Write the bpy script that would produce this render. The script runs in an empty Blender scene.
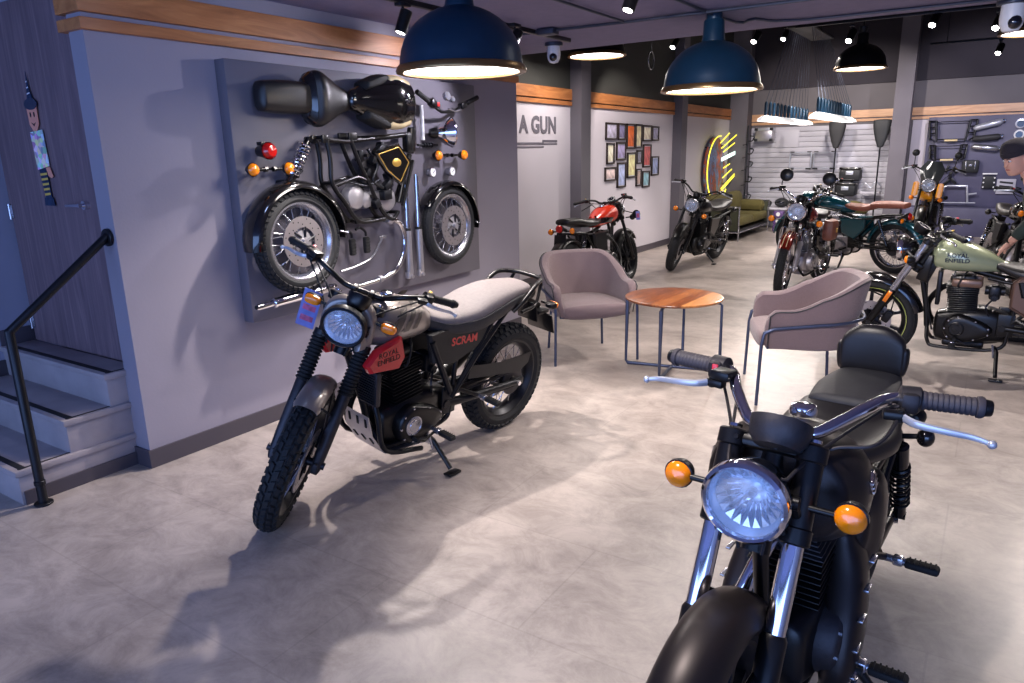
import bpy, math, random
from math import sin, cos, pi, radians, sqrt
from mathutils import Vector, Matrix
random.seed(7)
SC = bpy.context.scene
COL = SC.collection
V = Vector

# ------------------------------------------------------------------ materials
def lin(c):
    return tuple(((x/255)/12.92 if x/255 <= .04045 else ((x/255+.055)/1.055)**2.4) for x in c)
MATS = {}
def mat(name, rgb, rough=.5, metal=0., noise=None, bump=None, emit=None, spec=None, trans=None, alpha=None, coat=0., sheen=0.):
    """rgb in 0-255 sRGB. noise=(scale, amount) varies the base colour; bump=(scale, strength)."""
    m = bpy.data.materials.new(name); m.use_nodes = True
    nt = m.node_tree; b = nt.nodes['Principled BSDF']
    c = lin(rgb)
    b.inputs['Base Color'].default_value = (*c, 1)
    b.inputs['Roughness'].default_value = rough
    b.inputs['Metallic'].default_value = metal
    b.inputs['Coat Weight'].default_value = coat
    b.inputs['Coat Roughness'].default_value = .08
    b.inputs['Sheen Weight'].default_value = sheen
    if spec is not None: b.inputs['Specular IOR Level'].default_value = spec
    if trans: b.inputs['Transmission Weight'].default_value = trans
    if alpha is not None: b.inputs['Alpha'].default_value = alpha
    tc = nt.nodes.new('ShaderNodeTexCoord')
    if noise:
        n = nt.nodes.new('ShaderNodeTexNoise'); n.inputs['Scale'].default_value = noise[0]; n.inputs['Detail'].default_value = 5
        r = nt.nodes.new('ShaderNodeValToRGB')
        a = noise[1]
        r.color_ramp.elements[0].position = .3; r.color_ramp.elements[1].position = .7
        r.color_ramp.elements[0].color = (*[max(0, x*(1-a)) for x in c], 1)
        r.color_ramp.elements[1].color = (*[min(1, x*(1+a)) for x in c], 1)
        nt.links.new(tc.outputs['Object'], n.inputs['Vector']); nt.links.new(n.outputs['Fac'], r.inputs['Fac'])
        nt.links.new(r.outputs['Color'], b.inputs['Base Color'])
    if bump:
        n = nt.nodes.new('ShaderNodeTexNoise'); n.inputs['Scale'].default_value = bump[0]; n.inputs['Detail'].default_value = 3
        bp = nt.nodes.new('ShaderNodeBump'); bp.inputs['Strength'].default_value = bump[1]; bp.inputs['Distance'].default_value = .01
        nt.links.new(tc.outputs['Object'], n.inputs['Vector']); nt.links.new(n.outputs['Fac'], bp.inputs['Height'])
        nt.links.new(bp.outputs['Normal'], b.inputs['Normal'])
    if emit:
        b.inputs['Emission Color'].default_value = (*lin(emit[0]), 1); b.inputs['Emission Strength'].default_value = emit[1]
    MATS[name] = m
    return m

mat('black_gloss', (14, 13, 14), .12, 0, coat=.6)
mat('black_satin', (19, 18, 20), .32, .25, noise=(9, .15))
mat('black_matte', (24, 24, 27), .55, 0, noise=(20, .12))
mat('black_metal', (34, 35, 40), .38, .6, noise=(14, .15))
mat('dark_cast', (62, 60, 64), .5, .7, noise=(25, .15), bump=(180, .08))
mat('rubber', (18, 18, 20), .72, 0, noise=(30, .15))
mat('tyre_rubber', (23, 24, 27), .75, 0, noise=(25, .2))
mat('chrome', (225, 225, 232), .07, 1)
mat('steel', (178, 178, 186), .25, .85, noise=(20, .06))
mat('alu', (178, 175, 180), .34, .7, noise=(18, .08))
mat('alu_white', (196, 200, 212), .3, .55)
mat('disc_steel', (165, 158, 160), .36, .75)
mat('orange_lens', (255, 138, 8), .18, 0, coat=.8, spec=.6)
mat('red_lens', (200, 18, 12), .15, 0, coat=.8)
mat('leather', (22, 20, 22), .40, 0, noise=(35, .12), bump=(260, .05))
mat('seat_grey', (118, 110, 110), .68, 0, noise=(60, .07), bump=(240, .15))
mat('grip_lit', (62, 58, 64), .6, 0)  # grip rubber painted lighter, with the light on it put into the colour
mat('seat_brown', (150, 88, 70), .5, 0, noise=(35, .12), bump=(160, .15))
mat('seat_dark', (42, 42, 46), .6, 0, noise=(40, .12), bump=(200, .12))
mat('reflector', (232, 240, 252), .2, .6)
mat('gauge_face', (235, 235, 235), .4)
mat('gauge_dark', (16, 20, 34), .15, 0, coat=.8)
mat('gauge_blue', (130, 165, 225), .2)
mat('grey_paint', (134, 124, 118), .3, .35, coat=.5)
mat('grey_dark_paint', (82, 76, 72), .35, .3, coat=.4)
mat('red_paint', (205, 30, 36), .3, 0, coat=.6)
mat('orange_paint', (214, 52, 26), .25, 0, coat=.8)
mat('green_paint', (150, 158, 126), .24, .15, coat=.8)
mat('teal_paint', (8, 78, 92), .2, .4, coat=.9)
mat('redbrown_paint', (120, 30, 20), .2, .3, coat=.8)
mat('yellow_paint', (240, 160, 20), .3, 0, coat=.6)
mat('matte_tank', (46, 40, 40), .38, .55, noise=(5, .08))
mat('bronze_panel', (112, 88, 76), .35, .4)
mat('cream', (225, 205, 160), .25, 0, coat=.6)
mat('gold', (222, 178, 90), .3, .7)
mat('white_paint', (230, 230, 232), .4)
mat('copper', (110, 62, 42), .35, .9)
mat('glass_lens', (225, 236, 255), .04, 0, alpha=.16, coat=.5)

# ------------------------------------------------------------------ mesh builder
def frame_of(d):
    d = V(d).normalized()
    a = V((0, 0, 1)) if abs(d.z) < .9 else V((1, 0, 0))
    u = a.cross(d).normalized(); v = d.cross(u).normalized()
    return u, v, d
def catmull(pts, n=6, closed=False):
    pts = [V(p) if not isinstance(p, Vector) else p for p in pts]
    out = []; N = len(pts)
    rng = range(N if closed else N-1)
    for i in rng:
        p1 = pts[i]; p2 = pts[(i+1) % N]
        p0 = pts[(i-1) % N] if (closed or i > 0) else p1*2-p2
        p3 = pts[(i+2) % N] if (closed or i+2 < N) else p2*2-p1
        for k in range(n):
            t = k/n
            out.append(.5*((2*p1)+(p2-p0)*t+(2*p0-5*p1+4*p2-p3)*t*t+(3*p1-p0-3*p2+p3)*t**3))
    if not closed: out.append(pts[-1].copy())
    return out

class MB:
    def __init__(s, material='black_satin', M=None):
        s.v = []; s.f = []; s.mi = []; s.mats = []; s.M = M or Matrix(); s.mat(material)
    def mat(s, name):
        if name not in s.mats: s.mats.append(name)
        s.cur = s.mats.index(name); return s
    def add(s, vs, fs, M=None):
        o = len(s.v); MM = s.M @ M if M is not None else s.M
        s.v += [MM @ V(p) for p in vs]
        for f in fs: s.f.append([i+o for i in f]); s.mi.append(s.cur)
        return s
    def rings(s, rings, closed=True, cap=(True, True), loop=False, M=None):
        n = len(rings[0]); vs = [p for r in rings for p in r]; fs = []
        m = len(rings)
        for i in range(m if loop else m-1):
            for j in range(n if closed else n-1):
                a = i*n+j; b = i*n+(j+1) % n; c = ((i+1) % m)*n+(j+1) % n; d = ((i+1) % m)*n+j
                fs.append([a, b, c, d])
        if not loop:
            if cap[0]: fs.append(list(range(n))[::-1])
            if cap[1]: fs.append([(m-1)*n+j for j in range(n)])
        return s.add(vs, fs, M)
    def box(s, c, sz, r=None, M=None, rz=0, R=None):
        """bevelled box centred at c, size sz"""
        hx, hy, hz = [max(1e-4, x/2) for x in sz]
        if r is None: r = min(hx, hy, hz)*.25
        r = min(r, hx*.98, hy*.98, hz*.98)
        def ring(ins, z):
            out = []
            for (sx, sy, a0) in ((1, 1, 0), (-1, 1, 90), (-1, -1, 180), (1, -1, 270)):
                for k in range(3):
                    a = radians(a0+45*k)
                    out.append(V((sx*(hx-r)+(r-ins)*cos(a), sy*(hy-r)+(r-ins)*sin(a), z)))
            return out
        q = r*.29
        rs = [ring(r, -hz), ring(q, -hz+q), ring(0, -hz+r), ring(0, hz-r), ring(q, hz-q), ring(r, hz)]
        T = Matrix.Translation(V(c)) @ (R if R is not None else Matrix.Rotation(rz, 4, 'Z'))
        return s.rings(rs, M=(M @ T if M is not None else T))
    def cyl(s, p0, p1, r0, r1=None, n=16, cap=True, bev=0):
        p0 = V(p0); p1 = V(p1); r1 = r0 if r1 is None else r1
        u, v, d = frame_of(p1-p0)
        L = (p1-p0).length
        prof = [(0, r0), (L, r1)]
        if bev: prof = [(0, r0-bev), (bev, r0), (L-bev, r1), (L, r1-bev)]
        rs = [[p0+d*h+(u*cos(2*pi*k/n)+v*sin(2*pi*k/n))*r for k in range(n)] for h, r in prof]
        return s.rings(rs, cap=(cap, cap))
    def tube(s, pts, r, n=10, smooth=0, closed=False, cap=True):
        """pts list; r scalar or list"""
        pts = [V(p) for p in pts]
        if smooth:
            if isinstance(r, (list, tuple)):
                rr = []
                for i in range(len(r)-1):
                    for k in range(smooth): rr.append(r[i]+(r[i+1]-r[i])*k/smooth)
                rr.append(r[-1]); r = rr
            pts = catmull(pts, smooth, closed)
        N = len(pts)
        if not isinstance(r, (list, tuple)): r = [r]*N
        tang = []
        for i in range(N):
            if closed: t = pts[(i+1) % N]-pts[i-1]
            else: t = pts[min(i+1, N-1)]-pts[max(i-1, 0)]
            tang.append(t.normalized())
        u, v, _ = frame_of(tang[0]); rs = []
        for i in range(N):
            if i:
                q = tang[i-1].rotation_difference(tang[i]); u = q @ u
            t = tang[i]; u = (u-t*u.dot(t)).normalized(); v = t.cross(u)
            k2 = 1.
            if 0 < i < N-1 and not smooth:
                a = (pts[i]-pts[i-1]).normalized().dot(tang[i]); k2 = 1/max(.6, a)
            rs.append([pts[i]+(u*cos(2*pi*k/n)+v*sin(2*pi*k/n))*r[i]*k2 for k in range(n)])
        return s.rings(rs, cap=(cap, cap), loop=closed)
    def lathe(s, prof, o, ax, n=24, arc=(0, 2*pi), closedprof=False):
        """prof [(r,h)] about axis ax from o"""
        u, v, d = frame_of(ax); o = V(o)
        full = abs(arc[1]-arc[0]-2*pi) < 1e-6
        m = n if full else n+1
        rs = []
        for i in range(m):
            a = arc[0]+(arc[1]-arc[0])*i/n
            e = u*cos(a)+v*sin(a)
            rs.append([o+e*r+d*h for r, h in prof])
        return s.rings(rs, closed=closedprof, cap=(False, False) if not (closedprof and not full) else (True, True), loop=full)
    def ell(s, c, rad, n=14, R=None, h=(-90, 90)):
        rs = []; m = max(6, n*2//3)
        c = V(c)
        T = R.to_3x3() if R is not None else Matrix.Identity(3)
        for i in range(m+1):
            a = radians(h[0]+(h[1]-h[0])*i/m)
            cr = max(cos(a), 1e-3)
            rs.append([c+T @ V((rad[0]*cr*cos(2*pi*k/n), rad[1]*cr*sin(2*pi*k/n), rad[2]*sin(a))) for k in range(n)])
        return s.rings(rs)
    def prism(s, pts, ax, a, b, bev=0):
        """polygon pts (2d) extruded along axis ax (0,1,2) from a to b; 2d coords are the two other axes in order"""
        def P(p, h):
            q = [0, 0, 0]; o = [i for i in range(3) if i != ax]
            q[o[0]] = p[0]; q[o[1]] = p[1]; q[ax] = h
            return V(q)
        if not bev: return s.rings([[P(p, a) for p in pts], [P(p, b) for p in pts]])
        cx = sum(p[0] for p in pts)/len(pts); cy = sum(p[1] for p in pts)/len(pts)
        def sh(p):
            d = V((p[0]-cx, p[1]-cy)); L = d.length
            d = d*(max(.2, 1-bev/max(L, 1e-6))); return (cx+d.x, cy+d.y)
        q = [sh(p) for p in pts]; e = bev if b > a else -bev
        return s.rings([[P(p, a) for p in q], [P(p, a+e) for p in pts], [P(p, b-e) for p in pts], [P(p, b) for p in q]])
    def loft(s, secs, n=20, sub=5, rnd=.03, ax=0, rn=4):
        """secs (x, yc, zc, hw, hup, hdn, e): superellipse sections along axis x (or y if ax=1), rounded ends"""
        P = [V((q[0], q[1], q[2])) for q in secs]; Q = [V((q[3], q[4], q[5])) for q in secs]; E = [V((q[6], 0, 0)) for q in secs]
        P = catmull(P, sub); Q = catmull(Q, sub); E = catmull(E, sub)
        S = [(p, q, e.x) for p, q, e in zip(P, Q, E)]
        d0 = -1 if secs[1][0] > secs[0][0] else 1
        pre = []; post = []
        for k in range(rn):
            t = (k+.35)/(rn+.35); w = sqrt(max(1e-4, 1-(1-t)**2))
            p, q, e = S[0]; pre.append((p+V((d0*rnd*(1-t), 0, 0)), q*w, e))
            p, q, e = S[-1]; post.append((p-V((d0*rnd*(1-t), 0, 0)), q*w, e))
        S = pre+S+post[::-1]
        rs = []
        for p, q, e in S:
            ring = []
            for k in range(n):
                a = 2*pi*k/n; c, z = cos(a), sin(a)
                y = q.x*math.copysign(abs(c)**(2/e), c); zz = (q.y if z > 0 else q.z)*math.copysign(abs(z)**(2/e), z)
                pt = V((p.x, p.y+y, p.z+zz))
                if ax == 1: pt = V((pt.y, pt.x, pt.z))
                if ax == 2: pt = V((pt.z, pt.y, pt.x))
                ring.append(pt)
            rs.append(ring)
        return s.rings(rs)
    def build(s, name, parent=None, ang=38, smooth=True):
        me = bpy.data.meshes.new(name)
        me.from_pydata([tuple(p) for p in s.v], [], s.f)
        for m in s.mats: me.materials.append(MATS[m])
        me.polygons.foreach_set('material_index', s.mi)
        import bmesh
        bm = bmesh.new(); bm.from_mesh(me); bmesh.ops.recalc_face_normals(bm, faces=bm.faces); bm.to_mesh(me); bm.free()
        if smooth:
            me.shade_smooth(); me.set_sharp_from_angle(angle=radians(ang))
        me.update()
        o = bpy.data.objects.new(name, me); COL.objects.link(o)
        if parent is not None: o.parent = parent
        return o

def tag(o, label=None, cat=None, group=None, kind=None):
    if label: o['label'] = label
    if cat: o['category'] = cat
    if group: o['group'] = group
    if kind: o['kind'] = kind
    return o
def thing(name, label, cat, loc=(0, 0, 0), rot=(0, 0, 0), group=None):
    o = bpy.data.objects.new(name, None); o.empty_display_size = .1; COL.objects.link(o)
    o.location = loc; o.rotation_euler = rot
    return tag(o, label, cat, group)
def struct(mb, name, **k):
    return tag(mb.build(name, **k), kind='structure')
def text_mesh(txt, size, depth=.002, bold=0.0, spacing=1.0):
    cu = bpy.data.curves.new('lettering', 'FONT'); cu.body = txt; cu.size = size; cu.extrude = depth/2; cu.offset = bold
    cu.align_x = 'CENTER'; cu.align_y = 'CENTER'; cu.space_character = spacing; cu.space_line = .9; cu.resolution_u = 3
    o = bpy.data.objects.new('lettering', cu); COL.objects.link(o)
    bpy.context.view_layer.update()
    me = bpy.data.meshes.new_from_object(o)
    vs = [v.co.copy() for v in me.vertices]; fs = [list(p.vertices) for p in me.polygons]
    bpy.data.objects.remove(o); bpy.data.curves.remove(cu); bpy.data.meshes.remove(me)
    return vs, fs
# ------------------------------------------------------------------ motorcycles
def make_wheel(par, name, M, R, w, style, rimmat='alu', tread='road', disc=0, ns=36, hubr=.05, det=1, stripe=None):
    """wheel lies in local XZ plane about Y; M places it. R outer radius, w tyre width"""
    rr = R-w*.78            # rim radius
    n = 56 if det > 1 else 32
    b = MB(rimmat, M)
    pr = [(rr+.012, -w*.40), (rr+.012, -w*.36), (rr-.004, -w*.33), (rr-.012, -w*.2), (rr-.02, 0), (rr-.012, w*.2), (rr-.004, w*.33), (rr+.012, w*.36), (rr+.012, w*.40), (rr, w*.40), (rr-.024, w*.18), (rr-.03, 0), (rr-.024, -w*.18), (rr, -w*.40)]
    b.lathe(pr, (0, 0, 0), (0, 1, 0), n, closedprof=True)
    if style == 'alloy':
        for k in range(10):
            a = 2*pi*(k//2)/5+(.14 if k % 2 else -.14); a2 = 2*pi*(k//2)/5+(.30 if k % 2 else -.30)
            p0 = V((cos(a)*.045, 0, sin(a)*.045)); p1 = V((cos(a2)*(rr-.015), 0, sin(a2)*(rr-.015)))
            d = (p1-p0); q = V((-d.z, 0, d.x)).normalized()
            b.rings([[p0+q*.013+V((0, y, 0)) for y in (-.02, .02)]+[p0-q*.013+V((0, y, 0)) for y in (.02, -.02)],
                     [p1+q*.011+V((0, y, 0)) for y in (-.014, .014)]+[p1-q*.011+V((0, y, 0)) for y in (.014, -.014)]])
    wh = b.build(name, par)
    # tyre
    t = MB('tyre_rubber', M)
    prof = []
    m = 12
    for k in range(m+1):
        a = -pi*.5-.42+(pi+.84)*k/m
        prof.append((R-w*.5+w*.5*cos(a) if abs(a) < 1.2 else R-w*.5+w*.5*cos(a), w*.5*sin(a)))
    prof = [(rr+.004, -w*.36)]+prof[1:-1]+[(rr+.004, w*.36)]
    t.lathe(prof, (0, 0, 0), (0, 1, 0), n, closedprof=False)
    if tread != 'none' and det:
        rows = {'knob': [(-.86, .7), (-.45, .9), (0, 1), (.45, .9), (.86, .7)], 'road': [(-.55, .6), (-.18, .8), (.18, .8), (.55, .6)]}[tread]
        N = 46 if tread == 'knob' else (64 if det > 1 else 40)
        hh = .0075 if tread == 'knob' else .0022
        for ri, (fy, sc) in enumerate(rows):
            for k in range(N):
                a = 2*pi*(k+(.5 if ri % 2 else 0))/N
                phi = fy*1.15
                cr = R-w*.5+w*.5*cos(phi); cy = w*.5*sin(phi)
                nx = cos(phi); ny = sin(phi)
                c = V((cos(a)*(cr), cy, sin(a)*(cr)))
                nn = V((cos(a)*nx, ny, sin(a)*nx)); tt = V((-sin(a), 0, cos(a))); bb = nn.cross(tt)
                skew = .25*(1 if ri % 2 else -1)
                la = 2*pi*cr/N*.36*(1.0 if tread == 'knob' else 1.0); lb = w*(.095 if tread == 'knob' else .13)
                top = []
                bot = []
                for sx, sy in ((1, 1), (-1, 1), (-1, -1), (1, -1)):
                    e = tt*(sx*la+sy*skew*la)+bb*(sy*lb)
                    bot.append(c+e*1.08-nn*.003); top.append(c+e*.9+nn*hh)
                t.rings([bot, top], cap=(False, True))
    if stripe:
        t.mat(stripe); t.lathe([(rr+.006, -w*.405), (rr+.013, -w*.41)], (0, 0, 0), (0, 1, 0), n); t.lathe([(rr+.006, w*.405), (rr+.013, w*.41)], (0, 0, 0), (0, 1, 0), n)
    t.build('tyre', wh)
    h = MB('alu' if style == 'spoked' and rimmat != 'black_metal' else 'black_metal', M)
    h.lathe([(0, -.075), (.018, -.075), (.02, -.05), (hubr+.012, -.042), (hubr+.014, -.034), (hubr*.62, -.028), (hubr*.55, 0), (hubr*.62, .028), (hubr+.014, .034), (hubr+.012, .042), (.02, .05), (.018, .075), (0, .075)], (0, 0, 0), (0, 1, 0), 20)
    h.build('hub', wh)
    if style == 'spoked':
        sp = MB('steel' if rimmat != 'black_metal' else 'steel', M)
        for k in range(ns):
            sd = 1 if k % 2 else -1
            a = 2*pi*k/ns; off = .42 if (k//2) % 2 else -.42
            p0 = V((cos(a+off)*(hubr+.006), sd*.034, sin(a+off)*(hubr+.006)))
            p1 = V((cos(a)*(rr-.018), sd*.006, sin(a)*(rr-.018)))
            sp.tube([p0, p1], .0024 if det > 1 else .003, n=5)
        sp.build('spokes', wh)
    if disc:
        dk = MB('disc_steel', M); y = .05*disc
        r0, r1 = (.085, .15) if disc else (0, 0)
        dk.lathe([(r0, y-.0025), (r1, y-.0025), (r1, y+.0025), (r0, y+.0025)], (0, 0, 0), (0, 1, 0), 40, closedprof=True)
        dk.mat('black_metal')
        for k in range(24):
            a = 2*pi*k/24
            rd = .103+.016*(k % 3)
            p = V((cos(a)*rd, y-.0032, sin(a)*rd)); dk.cyl(p, p+V((0, .0064, 0)), .0045, n=6)
        for k in range(6):
            a = 2*pi*k/6
            dk.tube([(cos(a)*.03, y, sin(a)*.03), (cos(a+.3)*.09, y, sin(a+.3)*.09)], .007, n=6)
        dk.build('brake_disc', wh)
    return wh

def fender_mb(b, c, R, w, a0, a1, drop=.03, n=26, th=.003, flare=1.0):
    """mudguard: arc about Y axis through c. angles in degrees measured from +x up"""
    rs = []
    K = 10
    for i in range(n+1):
        a = radians(a0+(a1-a0)*i/n)
        e = min(1, .35+min(i, n-i)*.3)
        ww = w*.5*(.82+.18*e)
        ring = []
        for k in range(K+1):
            p = -1+2*k/K
            y = ww*sin(p*pi/2*.98); r = R-drop*(1-cos(p*pi/2))**1.2
            ring.append((y, r))
        pts = [(y, r) for y, r in ring]+[(y*.96, r-th) for y, r in ring[::-1]]
        rs.append([V(c)+V((cos(a)*r, y, sin(a)*r)) for y, r in pts])
    return b.rings(rs)

def indicator(par, M, p, sd, stalk=.09, r=.034, fwd=1, boxy=False, stalkmat='black_satin', name='turn_signal'):
    """stalk root p, going out along y by sd; lens faces fwd x"""
    b = MB('orange_lens', M)
    q = V(p)+V((0, sd*stalk, 0))
    c = q+V((0, sd*r*.9, 0))
    if boxy:
        b.loft([(c.x-.006*fwd, c.y, c.z, .036, .02, .02, 3.2), (c.x+.010*fwd, c.y, c.z, .036, .020, .020, 3.2), (c.x+.024*fwd, c.y, c.z, .031, .016, .016, 2.8)], n=16, sub=2, rnd=.005)
    else:
        b.lathe([(r, -.006), (r*.98, .004), (r*.85, .014), (r*.55, .021), (0, .024)], c, (fwd, 0, 0), 20)
    o = b.build(name, par)
    k = MB(stalkmat, M)
    k.cyl(V(p), q, .0085, .0075, 10)
    if boxy:
        k.loft([(c.x-.034*fwd, c.y, c.z, .022, .012, .012, 2.6), (c.x-.02*fwd, c.y, c.z, .036, .02, .02, 3), (c.x-.004*fwd, c.y, c.z, .039, .023, .023, 3.2)], n=16, sub=2, rnd=.004)
    else:
        k.lathe([(0, -.05), (r*.5, -.046), (r*.86, -.03), (r*1.06, -.012), (r*1.08, .0), (r*.98, .002)], c, (fwd, 0, 0), 20)
    k.build('stalk', o)
    return o

def headlamp(par, S, c, r, fwd, rim='chrome', shell='black_gloss', depth=.13, glass=True, up=0.0):
    """headlamp with bowl, reflector, bulb and glass. fwd = unit direction."""
    c = V(c); f = V(fwd).normalized()
    b = MB(shell, S)
    b.lathe([(0, -depth), (r*.35, -depth*.97), (r*.65, -depth*.82), (r*.86, -depth*.55), (r*.97, -depth*.2), (r*1.0, 0)], c, f, 32)
    o = b.build('headlight', par)
    k = MB(rim, S)
    k.lathe([(r*.99, -.022), (r*1.055, -.016), (r*1.075, 0), (r*1.05, .014), (r*.97, .020), (r*.915, .016), (r*.90, .006)], c, f, 40)
    k.build('headlight_rim', o)
    k = MB('reflector', S)
    k.lathe([(r*.90, .004), (r*.82, -.02), (r*.62, -.045), (r*.4, -.062), (r*.16, -.07), (r*.13, -.05), (0, -.05)], c, f, 40)
    u, v, d = frame_of(f)
    k.mat('chrome')
    for i in range(20):          # pressed facets of the reflector
        a = 2*pi*i/20
        e = u*cos(a)+v*sin(a); g = -u*sin(a)+v*cos(a)
        p0 = c+e*r*.3-f*.056; p1 = c+e*r*.80-f*.018
        wd = r*.10
        k.add([p0-g*wd*.35, p0+g*wd*.35, p1+g*wd, p1-g*wd, (p0+p1)/2+f*.012], [[0, 1, 4], [1, 2, 4], [2, 3, 4], [3, 0, 4]])
    k.cyl(c-f*.05, c-f*.012, r*.15, r*.11, 12)
    k.box(c+v*(-r*.12)-f*.01, (r*.3, r*.1, .01), M=None)
    k.build('reflector', o)
    if glass:
        k = MB('glass_lens', S)
        k.lathe([(r*.91, .008), (r*.7, .018), (r*.4, .025), (0, .028)], c, f, 32)
        k.lathe([(0, .025), (r*.4, .022), (r*.7, .015), (r*.91, .005)], c, f, 32)
        k.build('glass_lens', o)
    return o

def superside(secs, x, z, sub=5):
    """half width of a loft at x and height z"""
    P = catmull([V((q[0], q[1], q[2])) for q in secs], sub); Q = catmull([V((q[3], q[4], q[5])) for q in secs], sub); E = catmull([V((q[6], 0, 0)) for q in secs], sub)
    L = sorted(zip([p.x for p in P], range(len(P))))
    for (xa, ia), (xb, ib) in zip(L, L[1:]):
        if xa <= x <= xb:
            t = (x-xa)/max(1e-6, xb-xa)
            p = P[ia].lerp(P[ib], t); q = Q[ia].lerp(Q[ib], t); e = E[ia].x*(1-t)+E[ib].x*t
            h = q.y if z > p.z else q.z
            u = min(.98, abs(z-p.z)/h)
            return q.x*(1-u**e)**(1/e)
    return .1

def side_text(par, txt, size, x, z, ysurf, sd=1, matn='black_matte', name='lettering', tilt=0, spacing=1.0, bold=0., off=.0015):
    """text on the side of a bike, read from outside. ysurf(x,z)->half width"""
    vs, fs = text_mesh(txt, size, .0012, bold, spacing)
    b = MB(matn); out = []
    for v in vs:
        a = radians(tilt); tx = v.x*cos(a)-v.y*sin(a); tz = v.x*sin(a)+v.y*cos(a)
        X = x-tx*sd if sd > 0 else x+tx; Z = z+tz
        if sd > 0: X = x-tx
        out.append(V((X, sd*(ysurf(X, Z)+off+v.z), Z)))
    b.add(out, fs)
    return b.build(name, par, smooth=False)

def bike(C):
    """C: dict of options. Bike frame: x forward, y left, z up, origin on the ground midway between the wheels."""
    g = C.get
    s = C['wb']/2; Rf = C['Rf']; Rr = C['Rr']; wf = g('wf', .1); wr = g('wr', .12); det = g('det', 1)
    root = thing(C['name'], C['label'], 'motorcycle', (C['pos'][0], C['pos'][1], g('dz', 0)), (radians(C['lean']), 0, radians(C['head'])), g('group'))
    rk = radians(g('rake', 26)); d = V((-sin(rk), 0, cos(rk))); nn = V((cos(rk), 0, sin(rk)))
    ax = V((s, 0, Rf))
    def fk(t, n=0, y=0): return ax+d*t+nn*n+V((0, y, 0))
    H0 = V((s+.11, 0, 0))
    S = Matrix.Translation(H0) @ Matrix.Rotation(radians(C['steer']), 4, d) @ Matrix.Translation(-H0)
    I = Matrix()
    fm = g('forkmat', 'chrome'); low = g('lowmat', 'black_satin'); trim = g('trim', 'black_satin'); hb = g('barmat', 'black_satin')
    fw = g('forkw', .1); tt = g('ftop', .74)
    # --- wheels
    make_wheel(root, 'front_wheel', S @ Matrix.Translation(ax), Rf, wf, g('style', 'alloy'), g('rim', 'black_metal'), g('tread', 'road'), disc=g('disc', 1), det=det, stripe=g('stripe'))
    make_wheel(root, 'rear_wheel', Matrix.Translation((-s, 0, Rr)), Rr, wr, g('style', 'alloy'), g('rim', 'black_metal'), g('tread', 'road'), disc=-1, det=det, hubr=.06, stripe=g('stripe'))
    # --- fork
    for sd in (1, -1):
        b = MB(fm, S)
        y = sd*fw
        b.cyl(fk(.22, 0, y), fk(tt, 0, y), .0195 if not g('fat') else .023, n=18)
        o = b.build('fork_tube', root)
        b = MB(low, S)
        b.tube([fk(-.045, -.0, y), fk(-.02, 0, y), fk(.04, 0, y), fk(.10, 0, y), fk(g('lowtop', .30)-.01, 0, y), fk(g('lowtop', .30), 0, y)], [.016, .024, .026, .028, .029, .024], n=18)
        b.cyl(fk(0, 0, y-.03*sd), fk(0, 0, y+.034*sd), .017, n=12)
        b.cyl(fk(0, .028, y+.0), fk(0, .05, y), .008, n=8)
        b.box(fk(.10, -.03, y*.94), (.05, .02, .03))
        b.build('fork_slider', o)
        if g('boots'):
            b = MB('rubber', S); t0, t1 = g('lowtop', .30)-.01, tt-.19
            N = 13; pr = []
            for i in range(N):
                h = t0+(t1-t0)*i/N; st = (t1-t0)/N
                pr += [(.029, h), (.036, h+st*.3), (.036, h+st*.55), (.029, h+st*.9)]
            b.lathe(pr, fk(0, 0, y), d, 18)
            b.build('fork_boot', o)
        elif g('shroud'):
            b = MB(g('shroud'), S); b.cyl(fk(tt-g('shl', .30), 0, y), fk(tt-.02, 0, y), .031, .029, 18, bev=.004)
            b.build('fork_shroud', o)
    b = MB(trim, S)
    for t in (tt-.19, tt-.01):
        b.box(fk(t, -.03), (.10, fw*2-.02, .03), r=.012, R=Matrix.Rotation(-rk, 4, 'Y'))
        for sd in (1, -1):
            b.cyl(fk(t-.02, 0, sd*fw), fk(t+.02, 0, sd*fw), .034, n=18, bev=.004)
            b.cyl(fk(t+.0, .03, sd*fw*.8), fk(t, .042, sd*fw*.8), .006, n=8)
    b.cyl(fk(tt-.24, -.05), fk(tt+.02, -.05), .028, n=14)
    for sd in (1, -1): b.mat('chrome'); b.cyl(fk(tt+.015, 0, sd*fw), fk(tt+.022, 0, sd*fw), .016, n=12)
    b.build('triple_clamp', root)
    # caliper
    b = MB('black_metal', S)
    cs = g('disc', 1)
    b.box(fk(.10, -.085, cs*.072), (.055, .05, .10), r=.012, R=Matrix.Rotation(-rk, 4, 'Y')); b.cyl(fk(.12, -.085, cs*.09), fk(.12, -.085, cs*.105), .02, n=12)
    b.build('brake_caliper', root)
    # --- front fender
    f0 = g('ff', dict(a=(25, 160), R=.045, w=.13, drop=.045, mat='black_gloss'))
    b = MB(f0['mat'], S)
    fender_mb(b, ax, Rf+f0['R'], f0['w'], f0['a'][0], f0['a'][1], f0['drop'])
    if f0.get('rib'):
        b.mat(f0['rib'])
        for yy in (-.022, .022):
            b.tube([ax+V((cos(radians(a))*(Rf+f0['R']+.001), yy, sin(radians(a))*(Rf+f0['R']+.001))) for a in range(f0['a'][0]+3, f0['a'][1]-2, 5)], .004, n=5)
    o = b.build('front_fender', root)
    if f0.get('stays', 1):
        for sd in (1, -1):
            b = MB(f0.get('stay', trim), S)
            for a in f0.get('sa', (60, 120)):
                p = ax+V((cos(radians(a))*(Rf+f0['R']-.02), sd*f0['w']*.48, sin(radians(a))*(Rf+f0['R']-.02)))
                b.tube([p, fk(.10+.12*(a < 100), -.015, sd*(fw-.02))], .006, n=6)
            b.build('fender_stay', o)
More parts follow.
